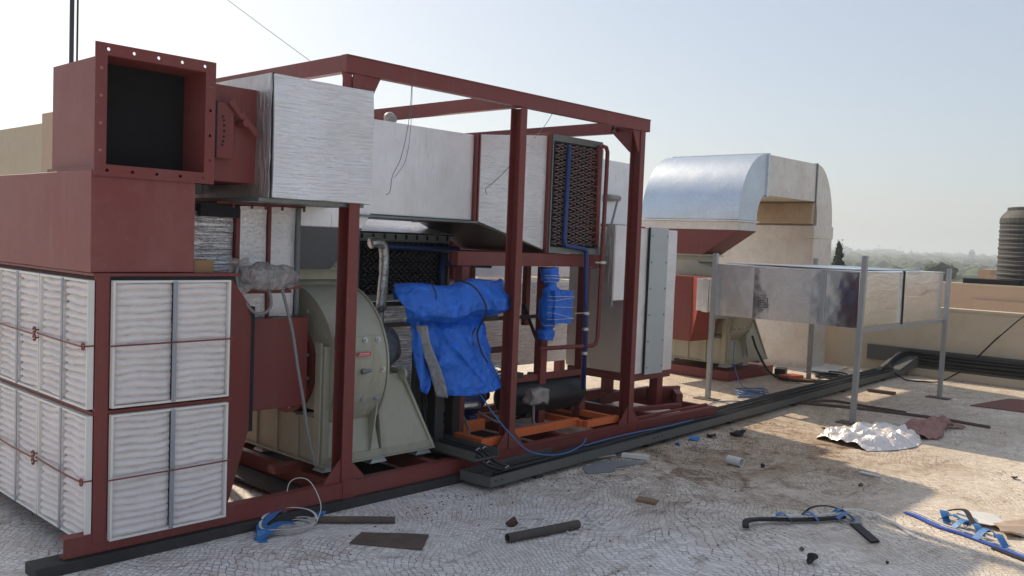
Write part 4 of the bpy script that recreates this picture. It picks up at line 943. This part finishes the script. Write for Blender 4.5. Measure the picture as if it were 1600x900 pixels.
tag(G().tube([(12.80, 3.58, .34), (12.78, 3.45, .50), (12.80, 3.32, .66), (12.80, 3.10, .90), (12.87, 3.0, .96)], .011, 6, 5).out('thin_cable', CABLE, smooth=True), 'thin black cable climbing diagonally over the cream parapet', 'cable')
tag(G().tube([(12.3, 4.5, .10), (12.15, 4.25, .012), (12.2, 4.05, .012), (12.4, 3.9, .012), (12.75, 3.78, .12), (12.79, 3.7, .18)], .010, 6, 6).out('thin_cable', CABLE, smooth=True), 'thin black cable looping over the floor below the parapet tray', 'cable')
tag(G().box(12.80, 12.83, 5.05-1.02, 5.05-.98, .05, .95).out('vent_strip', ZINC), 'narrow grey strip standing against the parapet beside the duct legs', 'strip') if False else None

# ------------------------------------------------------------------ hoses and hanging wires
def hose(pts, r, mat, label, cat='hose', sm=8, name='blue_hose', grp=None): return tag(G().tube(pts, r, 6, sm).out(name, mat, smooth=True), label, cat, grp)
hose([(4.40, 4.42, .60), (4.47, 4.3, .42), (4.55, 4.2, .28), (4.66, 4.14, .17), (4.82, 4.08, .125), (5.02, 4.07, .12), (5.25, 4.13, .13), (5.33, 4.16, .16), (5.28, 4.14, .12), (5.5, 4.18, .11), (5.9, 4.2, .11), (6.4, 4.17, .115), (6.9, 4.2, .11)], .0055, BLUEHOSE, 'bright blue hose drooping from the tarpaulin onto the long floor tray')
coilp = [(8.0, 4.6, .01), (8.15, 4.8, .01), (8.45, 4.86, .01), (8.70, 4.72, .01), (8.62, 4.5, .01)]
hose(coilp, .0055, BLUEHOSE, 'single blue hose loop on the lit floor beyond the long tray')
pts = []
for i in range(46):
    a = i*.55; pts.append((9.15+.22*math.cos(a)+.05*math.sin(i), 4.80+.15*math.sin(a)+.01*i*.2, .008+.0015*i))
hose(pts+[(9.6, 5.2, .02), (9.9, 5.5, .25), (9.93, 5.52, .5)], .0055, BLUEHOSE, 'coiled blue hose heaped on the floor below the galvanised duct', sm=3)
bl = [(10.33, 5.5, .55), (10.35, 5.42, .35), (10.4, 5.25, .10), (10.55, 5.0, .03), (10.9, 4.75, .03), (11.4, 4.6, .06)]
for k in range(2): hose([(x+.05*k, y+.03*k, z) for x, y, z in bl], .014, CABLE, ['outer', 'inner'][k]+' black cable sweeping from the far fan to the end of the tray', 'cable', name='black_cable')
pts = []
for i in range(40): a = i*.5; pts.append((11.35+(.22+.05*math.sin(i*.7))*math.cos(a), 4.90+(.20+.04*math.cos(i))*math.sin(a), .02+.0012*i))
hose(pts, .010, CABLE, 'loose coil of black cable on the lit floor by the parapet', 'cable', 3, 'cable_coil')
hose([(3.66, 4.33, 2.55), (3.665, 4.35, 2.35), (3.655, 4.40, 2.12), (3.67, 4.5, 2.0), (3.70, 4.55, 1.93), (3.73, 4.6, 1.90), (3.72, 4.62, 1.885)], .0022, WIRE, 'thin wire hanging from the roof beam before the long white duct', 'wire', name='hanging_wire')
hose([(3.665, 4.33, 2.55), (3.68, 4.35, 2.30), (3.69, 4.40, 2.10), (3.685, 4.5, 1.99)], .0018, WIRE, 'second finer wire beside the hanging wire over the white duct', 'wire', name='hanging_wire')
hose([(4.99, 4.33, 2.55), (4.985, 4.4, 2.46), (4.99, 4.5, 2.38)], .0022, WIRE, 'short wire hanging from the roof beam above the finned coil', 'wire', name='hanging_wire')
hose([(4.99, 4.66, 2.29), (4.90, 4.665, 2.16), (4.75, 4.67, 2.04), (4.68, 4.67, 1.99), (4.69, 4.67, 1.95)], .0025, WIRE, 'thin curved wire lying on the foil left of the finned coil', 'wire', name='hanging_wire')
hose([(3.16, 4.69, 2.655), (2.9, 5.6, 3.25), (2.6, 6.6, 4.0)], .0018, WIRE, 'thin overhead wire running up into the sky from the frame corner', 'wire', name='overhead_wire', sm=4)
G_ = thing('dusty_bundle', 'small dusty wrapped ball on top of the long white duct', 'bundle', (4.04, 5.0, 2.37))
G().tube([(4.04, 5.0, 2.37), (4.04, 5.0, 2.40)], .03, 10).out('stem', WRAPP, G_)
g = G(); bmesh.ops.create_icosphere(g.bm, subdivisions=3, radius=.048, matrix=Matrix.Translation((4.04, 5.0, 2.435))); g.wob(.014, 22, 2).out('wrapped_cap', WRAPP, G_, smooth=True)

# tarp / tools on the lit floor
tb2 = thing('extension_board', 'small red extension board with a black plug block on the floor by the far fan', 'extension board', (10.75, 5.18, 0))
G().box(10.62, 10.90, 5.08, 5.26, .004, .07, rz=R(-15)).out('body', paint('orange_red_plastic', (.50, .09, .04), .5), tb2, bev=.008)
G().box(10.78, 11.0, 5.30, 5.44, .004, .12, rz=R(20)).out('plug_block', BLACKT, tb2, bev=.01)
tag(G().grid(lambda u, v: Vector((11.75+.95*u, 5.05+.42*v+.2*u, .012+.01*math.sin(u*9+v*4))), 8, 5).wob(.02, 3, 2).out('plastic_sheet', WHITEB, solid=.002), 'pale plastic sheet spread on the lit floor at the foot of the parapet', 'sheet')

# ------------------------------------------------------------------ debris on the tiles
def flat(name, pts, mat, label, cat, z=.004, th=.003, wobb=.0, grp=None):
    g = G().prism_z(pts, z, z+th)
    if wobb: g.subdiv(3).wob(wobb, 6, 3)
    return tag(g.out(name, mat), label, cat, grp)
flat('rusty_plate', [(2.87, 3.77), (3.02, 3.87), (3.27, 3.60), (3.09, 3.45)], RUST, 'flat brown rusty plate lying on the tiles in front of the skid', 'metal plate', .004, .006, .004)
pp = thing('black_pipe', 'short hollow dark pipe lying on the tiles in the centre foreground', 'pipe', (3.75, 3.2, 0))
g = G()
P0, P1 = Vector((3.515, 3.245, .028)), Vector((4.0, 3.15, .028)); dd = (P1-P0).normalized(); nn = Vector((-dd.y, dd.x, 0)); zz_ = Vector((0, 0, 1))
ring = lambda p, r_: [p+(nn*math.cos(2*math.pi*k/18)+zz_*math.sin(2*math.pi*k/18))*r_ for k in range(18)]
g.loft([ring(P0+dd*.03, .019), ring(P0, .019), ring(P0, .025), ring(P1, .025)], cap=True); g.out('pipe_wall', paint('old_pipe', (.055, .05, .045), .7, dirt=.5, dirtcol=(.12, .09, .07)), pp, smooth=False)
g = G(); g.tube([P0+dd*.3, P0+dd*.31], .0256, 18); g.out('pipe_band', RUST, pp)
tag(G().tube([(2.93, 4.17, .022), (3.05, 4.07, .022), (3.27, 3.89, .020)], .019, 10, 3).wob(.003, 14, 2).out('rusty_pipe', RUST, smooth=True), 'rusty brown bar lying on the tiles against the rubber strip', 'pipe')
bs = thing('strapping_tangle', 'bright blue strap pieces tangled with a ring of white packing band by the skid', 'strapping', (2.72, 4.22, 0))
G().ribbon([(2.60, 4.16, .006), (2.63, 4.24, .03), (2.70, 4.27, .06), (2.80, 4.33, .07), (2.83, 4.30, .05)], .05, .003, 6).out('blue_strap', BLUETAPE, bs)
G().ribbon([(2.53, 4.12, .005), (2.60, 4.13, .03), (2.70, 4.18, .045), (2.79, 4.17, .03)], .055, .003, 6).out('blue_strap', BLUETAPE, bs)
G().ribbon([(2.60, 4.22, .01), (2.58, 4.16, .04), (2.56, 4.12, .01), (2.54, 4.07, .006)], .045, .003, 6).out('blue_strap', BLUETAPE, bs)
for k in range(3):
    rr0 = .13+.012*k
    G().ribbon([(2.77+rr0*math.cos(a)*1.05, 4.19+rr0*math.sin(a)*.8, .012+.012*k+.045*max(0, math.sin(a-.4+k*.4))*(k == 2)+.004*math.sin(3*a+k)) for a in [R(20*i-30) for i in range(18)]], .014, .0015, 2).out('white_band', WHITEB, bs)
G().tube([(2.82, 4.30, .05), (2.88, 4.36, .20), (2.95, 4.28, .22), (2.97, 4.18, .10), (2.90, 4.12, .02)], .0025, 5, 6).out('white_band', WHITEB, bs)
flat('grey_sheet', [(5.0, 3.87), (5.1, 4.0), (5.35, 4.05), (5.62, 3.90), (5.58, 3.80), (5.3, 3.86), (5.2, 3.80)], GREYSHEET, 'thin grey plastic sheet lying on the tiles below the long tray', 'sheet', .004, .002, .003)
flat('white_strip', [(5.60, 4.02), (5.66, 4.05), (5.75, 3.87), (5.69, 3.84)], WHITEB, 'bright white foam offcut lying just below the long tray', 'foam piece', .004, .028, .004)
flat('white_strip', [(5.43, 4.12), (5.46, 4.13), (5.63, 4.11), (5.61, 4.08)], WHITEB, 'small off-white strip lying left of the white foam offcut', 'strip', .004, .012)
flat('cardboard_scrap', [(4.72, 3.26), (4.80, 3.29), (4.82, 3.16), (4.74, 3.13)], paint('brown_cardboard', (.28, .17, .10), .9), 'small crumpled brown cardboard scrap on the tiles near the centre', 'cardboard', .004, .014, .008)
cu_ = thing('pipe_offcut', 'short white pipe offcut lying on its side on the dirty tiles', 'pipe offcut', (6.1, 3.33, 0))
P0, P1 = Vector((6.11, 3.40, .034)), Vector((6.10, 3.28, .034)); dd = (P1-P0).normalized(); nn = Vector((-dd.y, dd.x, 0))
G().loft([ring(P0, .030), ring(P0, .034), ring(P1, .034), ring(P1, .028), ring(P0, .028)], cap=False).out('pipe_wall', WHITEB, cu_)
G().loft([ring(P0+dd*.03, .0275), ring(P0+dd*.032, .0275)]).out('dark_core', BLACKR, cu_)
# foil bag
fb = G()
def bag(u, v):
    x0_ = 7.42+.95*u; cx = Vector((7.50, 3.12, 0)).lerp(Vector((8.42, 2.95, 0)), u)
    wv_ = .36*(math.sin(math.pi*(.16+.76*u))**.5); y = cx.y+(v-.5)*2*wv_
    x = cx.x+.12*(v-.5)
    h = .085*max(0, 1-(abs(v-.5)*2)**3)*math.sin(math.pi*(.1+.83*u))**.6
    return Vector((x, y, h+.006))
fb.grid(bag, 34, 24); 
for v in fb.bm.verts:
    if v.co.z > .01: v.co += Vector((0, 0, 1))*(.085*abs(noise.noise(v.co*8))-.012)+noise.noise_vector(v.co*15)*.026
    v.co.z = max(.005, v.co.z)
fb2 = thing('foil_bag', 'crumpled shiny foil bag lying flat on the tiles before the duct leg', 'foil bag', (7.95, 3.0, 0))
fb.out('foil_sheet', FOILBAG, fb2, solid=.002)
cl = G()
def cloth(u, v):
    p = Vector((8.35, 2.86, 0)).lerp(Vector((9.25, 2.84, 0)), u); wv_ = .16+.05*math.sin(u*7)
    return Vector((p.x, p.y+(v-.5)*2*wv_, .01+.07*math.sin(math.pi*v)*(.4+.6*math.sin(math.pi*u))))
cl.grid(cloth, 44, 24)
for v in cl.bm.verts: v.co.z = max(.005, v.co.z+.10*abs(noise.noise(v.co*9))-.01); v.co += Vector((1, 1, 0))*.03*noise.noise(v.co*12)
tag(cl.out('crumpled_cloth', CLOTH, smooth=True, solid=.004), 'crumpled dusty pink cloth lying at the right end of the foil bag', 'cloth')
flat('rusty_sheet', [(10.75, 3.05), (11.7, 2.9), (11.9, 2.2), (10.8, 2.45)], REDMAT, 'flat reddish brown sheet on the floor at the right edge before the parapet', 'sheet', .004, .006, .004)
tag(G().tube([(9.15, 4.30, .012), (9.38, 3.76, .012), (9.50, 3.2, .012), (9.52, 2.9, .012), (9.48, 2.5, .012)], .018, 6, 4).out('steel_strip', RUST), 'long dark rusty strip lying across the floor under the duct', 'steel strip')
tag(G().tube([(9.20, 4.25, .02), (9.6, 4.12, .015), (9.6, 3.7, .012), (9.50, 3.3, .03)], .014, 6, 6).out('steel_strip', RUST), 'curved dark strip beside the long rusty strip under the duct', 'steel strip')
tag(G().box(10.72, 10.79, 3.87, 4.18, .004, .035).out('steel_strip', RUST), 'short rusty bar on the floor near the end of the tray', 'steel bar')
# foam and tape strip
fs = thing('foam_strip', 'long black and white foam strip with blue tape curving across the tiles', 'foam strip', (5.2, 2.3, 0))
path = [(4.74, 2.50, .02), (4.80, 2.53, .035), (4.92, 2.50, .030), (5.10, 2.37, .022), (5.28, 2.25, .022), (5.40, 2.20, .022)]
G().ribbon(path, .035, .016, 6).out('black_foam', BLACKBIT, fs)
G().ribbon([(4.98, 2.47, .045), (5.15, 2.37, .040), (5.34, 2.25, .04), (5.50, 2.21, .045), (5.60, 2.12, .03), (5.57, 2.0, .02), (5.48, 1.87, .010), (5.38, 1.77, .006)], .022, .006, 6).out('white_foam', WHITEB, fs)
for p, q in (((5.0, 2.47), (5.07, 2.38)), ((5.17, 2.38), (5.20, 2.27)), ((5.36, 2.26), (5.46, 2.20)), ((5.30, 2.20), (5.40, 2.14))):
    G().ribbon([(p[0], p[1], .03), ((p[0]+q[0])/2, (p[1]+q[1])/2, .062), (q[0], q[1], .02)], .035, .004, 5).out('blue_tape', BLUETAPE, fs)
G().ribbon([(5.16, 2.36, .04), (5.25, 2.34, .075), (5.36, 2.29, .075), (5.44, 2.22, .045)], .014, .006, 6).out('black_foam', BLACKBIT, fs)
flat('flat_offcut', [(5.31, 2.12), (5.36, 2.09), (5.13, 1.88), (5.08, 1.91)], BLACKBIT, 'dark flat slat lying on the tiles beside the foam strip', 'offcut', .004, .012)
flat('flat_offcut', [(5.46, 2.19), (5.53, 2.15), (5.37, 2.08), (5.31, 2.13)], GREYSHEET, 'grey slat end touching the dark slat under the white foam', 'offcut', .004, .012)
# bundle of strips at the right
rs = thing('foam_strip', 'tangle of blue, white and black foam strips at the lower right edge', 'foam strip', (5.75, 1.6, 0))
G().ribbon([(5.86, 2.0, .008), (5.80, 1.90, .015), (5.70, 1.75, .012), (5.66, 1.60, .012), (5.58, 1.42, .01), (5.45, 1.15, .01)], .03, .008, 6).out('blue_strip', paint('blue_foam', (.05, .12, .55), .5), rs)
G().ribbon([(5.88, 1.97, .02), (5.82, 1.86, .02), (5.73, 1.72, .02), (5.70, 1.6, .02), (5.62, 1.4, .015), (5.50, 1.15, .015)], .018, .006, 6).out('white_strip', WHITEB, rs)
G().ribbon([(6.05, 1.80, .03), (6.02, 1.70, .06), (5.90, 1.62, .035), (5.84, 1.56, .02), (5.80, 1.50, .02)], .03, .008, 6).out('black_strip', BLACKBIT, rs)
G().ribbon([(5.55, 1.40, .006), (5.45, 1.20, .006), (5.40, 1.05, .006)], .05, .010, 4).out('black_strip', BLACKBIT, rs)
for k in range(6):
    c_ = Vector((5.88-.05*k, 1.78-.075*k, .02)); a = k*1.3
    G().ribbon([c_+Vector((math.cos(a)*.08, math.sin(a)*.08, 0)), c_+Vector((0, 0, .045)), c_-Vector((math.cos(a+.6)*.08, math.sin(a+.6)*.08, .006))], .045, .003, 6).out('blue_tape', BLUETAPE, rs)
flat('white_sheet', [(5.98, 1.76), (6.14, 1.73), (6.22, 1.58), (6.04, 1.45), (5.92, 1.52)], WHITEB, 'curled white ribbed sheet lying on the strips at the right edge', 'sheet', .02, .004, .012)
flat('tan_paper', [(5.82, 1.44), (5.98, 1.52), (6.25, 1.44), (6.20, 1.30), (5.95, 1.30)], PAPER, 'crumpled tan paper at the right edge beside the white sheet', 'paper', .012, .012, .03)
flat('white_sliver', [(6.64, 2.62), (6.68, 2.60), (6.66, 2.46), (6.63, 2.48)], WHITEB, 'small white plastic sliver lying in the shade near the foil bag', 'plastic piece', .004, .010, .003)
for k, p in enumerate(([(3.85, 3.50), (3.95, 3.42), (3.98, 3.37)], [(4.02, 3.28), (4.12, 3.14), (4.10, 3.02), (4.22, 2.98)], [(4.28, 3.35), (4.20, 3.22), (4.15, 3.18)], [(3.62, 3.48), (3.70, 3.38), (3.80, 3.36)], [(3.97, 3.22), (3.88, 3.12), (3.93, 3.10)])):
    tag(G().ribbon([(x, y, .008+.004*i) for i, (x, y) in enumerate(p)], .010, .002, 5).out('plastic_strip', WHITEB), ['white plastic strip above the hollow pipe in the foreground', 'long curled white strip right of the hollow pipe', 'short white strip farthest right of the hollow pipe', 'white plastic strip touching the brown rag beside the pipe', 'short white strip at the far end of the hollow pipe'][k], 'plastic strip', 'white plastic strips near the hollow pipe')
def blob(x, y, r_, mat, label, cat, name, sq=.5):
    g = G(); bmesh.ops.create_icosphere(g.bm, subdivisions=2, radius=r_, matrix=Matrix.Translation((x, y, r_*sq*.8)) @ Matrix.Diagonal((1, .8, sq, 1))); g.wob(r_*.6, 1.2/r_*.8, x)
    lo_ = min(v.co.z for v in g.bm.verts)
    for v in g.bm.verts: v.co.z -= lo_
    return tag(g.out(name, mat), label, cat)
blob(4.50, 1.99, .030, BLACKBIT, 'black lump on the tiles low in the right foreground', 'lump', 'black_lump', .8)
blob(4.66, 2.12, .018, RUST, 'small brown pebble left of the black lump', 'pebble', 'pebble')
blob(4.82, 1.72, .012, BLACKBIT, 'tiny dark pebble right of the black lump', 'pebble', 'pebble')
blob(7.12, 3.89, .075, paint('maroon_rag', (.035, .018, .022), .9), 'dark maroon rag bundle on the stained floor below the tray', 'rag', 'dark_rag', .3)
blob(6.85, 3.98, .05, BLACKBIT, 'black scrap left of the maroon rag below the tray', 'scrap', 'black_scrap', .25)
blob(6.62, 4.02, .05, BLUETAPE, 'crumpled blue tape scrap on the floor under the tray edge', 'tape scrap', 'tape_scrap', .35)
blob(6.35, 4.0, .03, BLUETAPE, 'tiny blue tape bit left of the crumpled blue scrap', 'tape scrap', 'tape_scrap', .35)
blob(6.22, 3.17, .022, BLACKBIT, 'small black stub beside the white pipe offcut', 'stub', 'black_stub', .5)
blob(7.45, 1.78, .03, RUST, 'dry brown leaf on the sunlit tiles at the right', 'leaf', 'dry_leaf', .3)
blob(6.29, 2.46, .02, RUST, 'small dark chip near the white sliver', 'chip', 'dark_chip', .3)
blob(3.74, 3.42, .035, paint('brown_rag', (.10, .05, .045), .9), 'small brown rag lying just behind the hollow pipe', 'rag', 'brown_rag', .5)
blob(3.00, 4.22, .03, BLUETAPE, 'small blue tape knot at the rubber strip beside the rusty bar', 'tape scrap', 'tape_scrap', .7)
blob(5.0, 3.2, .012, WHITEB, 'tiny white chip right of the brown cardboard scrap', 'chip', 'white_chip', .4)
blob(8.05, 3.52, .018, RUST, 'small brown lump on the sunlit strip behind the foil bag', 'lump', 'brown_lump', .5)
# fine litter that nobody could count
g = G()
for i in range(330):
    x = random.gauss(5.4, 1.5); y = 4.04-abs(random.gauss(0, .16)) if random.random() < .75 else random.uniform(2.2, 4.0)
    if x < 2.6 or x > 12: continue
    r_ = random.uniform(.002, .006); a = random.random()*6
    g.hexa([(x+r_*math.cos(a+k*1.57)*(1+k % 2), y+r_*math.sin(a+k*1.57), .0005) for k in range(4)], [(x+r_*.7*math.cos(a+k*1.57)*(1+k % 2), y+r_*.7*math.sin(a+k*1.57), .004+r_*.3) for k in range(4)])
lt = kind(g.out('litter', paint('litter_brown', (.16, .09, .06), .9, dirt=.5, scale=1)), 'stuff'); lt['label'] = 'scattered rust flakes and grit on the tiles'; lt['category'] = 'litter'

# ------------------------------------------------------------------ distance: trees, buildings
def canopy(g, x, y, z, rx, rz, seed, sub=2):
    b = bmesh.new(); bmesh.ops.create_icosphere(b, subdivisions=sub, radius=1)
    vm = {}
    for v in b.verts:
        f_ = 1+.45*noise.noise(v.co*1.9+Vector((seed, 0, 0)))+.25*noise.noise(v.co*5+Vector((0, seed, 0)))
        vm[v] = g.bm.verts.new((x+v.co.x*rx*f_, y+v.co.y*rx*f_, z+v.co.z*rz*f_))
    for f_ in b.faces: g.bm.faces.new([vm[v] for v in f_.verts])
    b.free()
wood = G(); random.seed(3)
for i in range(3600):
    r_ = 150+ (random.random()**1.6)*2600; a = R(random.uniform(50, 82)); s_ = random.uniform(2.2, 4.6)*(1+r_/1500)
    x, y = r_*math.sin(a), r_*math.cos(a)
    h = -14+s_*random.uniform(.45, .75)+r_*.0050
    canopy(wood, x, y, h, s_*1.15, s_*.85, i*.37, 2 if r_ < 700 else 1)
wd = kind(wood.out('far_wood', LEAF), 'stuff'); wd['label'] = 'hazy green mass of treetops stretching to the horizon'; wd['category'] = 'wood'
def tree(name, px_az, dist, top, r_, rz, mat, label, cone=False, n=26):
    a = R(px_az); x, y = dist*math.sin(a), dist*math.cos(a)
    t = thing(name, label, 'tree', (x, y, -14)); g = G()
    G().tube([(x, y, -14), (x+.2, y, top-rz*1.4), (x, y, top-rz*.5)], [r_*.10, r_*.07, r_*.04], 8, 3).out('trunk', BARK, t)
    for i in range(n):
        if cone:
            v = i/n; zz = top-rz*2*v; rr_2 = r_*(.12+.88*v)
            for k in range(5): aa = random.random()*6.28; canopy(g, x+rr_2*.7*math.cos(aa), y+rr_2*.7*math.sin(aa), zz, rr_2*.62, r_*.22, i+k*3.1, 1)
        else:
            aa = random.random()*6.28; q = random.random(); pp_ = random.uniform(-1, 1)
            canopy(g, x+r_*.75*q*math.cos(aa), y+r_*.75*q*math.sin(aa), top-rz+rz*.7*pp_*(1-.5*q), r_*.33, r_*.27, i*1.9, 2)
    # loose leaf tufts around the crown
    for i in range(500):
        if cone: v = random.random(); rr_2 = r_*(.15+.95*v); zz = top+.3-rz*2*v
        else: v = 0; cz2 = random.uniform(-1, 1); rr_2 = r_*1.08*math.sqrt(max(0, 1-cz2*cz2*.9)); zz = top-rz+rz*1.02*cz2
        aa = random.random()*6.28; c_ = Vector((x+rr_2*math.cos(aa), y+rr_2*math.sin(aa), zz)); s_ = r_*.055
        g.bm.faces.new([g.bm.verts.new(c_+Vector((random.uniform(-s_, s_), random.uniform(-s_, s_), random.uniform(-s_, s_)))) for _ in range(3)])
    g.out('crown', mat, t)
tree('conifer_tree', 66.7, 55, 2.15, .9, 2.6, LEAFD, 'dark pointed conifer top showing beyond the galvanised duct', True, 34)
tree('round_tree', 72.1, 190, .9, 3.0, 2.2, LEAFM, 'single rounded green tree standing out before the hazy wood')
def tower(az, dist, w_, z1, label, cat='building', name='distant_building', n=5):
    a = R(az); x, y = dist*math.sin(a), dist*math.cos(a); t = thing(name, label, cat, (x, y, -14), 'buildings on the horizon')
    G().box(x-w_/2, x+w_/2, y-w_/2, y+w_/2, -14, z1).out('wall', BLD, t)
    g = G()
    for k in range(n):
        z = z1-1.8*(k+1); g.box(x-w_/2-.3, x-w_/2-.1, y-w_*.42, y+w_*.42, z, z+.8); g.box(x-w_*.42, x+w_*.42, y-w_/2-.3, y-w_/2-.1, z, z+.8)
    g.out('window_band', BLDW, t)
    G().box(x-w_*.3, x+w_*.3, y-w_*.3, y+w_*.3, z1, z1+3).out('roof_room', BLD, t)
tower(73.75, 1500, 7, 12.5, 'lone hazy tower block on the horizon left of the water tank', n=9)
tower(66.9, 1900, 26, 14, 'long low pale block on the horizon above the galvanised duct', n=4)
tower(69.2, 2100, 60, 13, 'broad low factory block on the horizon at the duct end', n=3)
tower(66.1, 2000, 9, 15, 'small pale block on the horizon just right of the white down-run', n=3)
def mast(az, dist, h, label, arm=0):
    a = R(az); x, y = dist*math.sin(a), dist*math.cos(a); t = thing('lattice_mast', label, 'mast', (x, y, -14), 'masts on the horizon')
    G().cyl((x, y, -14), (x, y, h), .5, 5, .3).out('mast_column', BLD, t)
    if arm: G().box(x-arm*math.cos(a), x+arm*.4*math.cos(a), y-.4, y+.4, h-.4, h+.4).out('jib', BLD, t)
mast(66.3, 1500, 15, 'leftmost thin mast on the hazy horizon beside the white down-run')
mast(68.9, 1500, 17, 'thin mast with a long arm on the horizon above the duct', 22)
mast(70.6, 1500, 15, 'bare thin mast on the horizon midway between duct end and tower block')
mast(70.0, 1700, 18, 'mast with a short arm on the horizon above the duct end', 14)

# haze
hz = G().box(-5200, 5200, -5200, 5200, -22, 60).out('haze', bpy.data.materials.new('haze_air'))
hm = hz.data.materials[0]; hm.use_nodes = True; ht = hm.node_tree
for n_ in list(ht.nodes):
    if n_.type == 'BSDF_PRINCIPLED': ht.nodes.remove(n_)
pv = ht.nodes.new('ShaderNodeVolumePrincipled'); pv.inputs['Density'].default_value = .00060; pv.inputs['Color'].default_value = (.84, .91, 1.0, 1); pv.inputs['Anisotropy'].default_value = .35
ht.links.new(pv.outputs[0], [n_ for n_ in ht.nodes if n_.type == 'OUTPUT_MATERIAL'][0].inputs['Volume'])
hz['kind'] = 'stuff'; hz['label'] = 'pale haze filling the air over the land'; hz['category'] = 'haze'
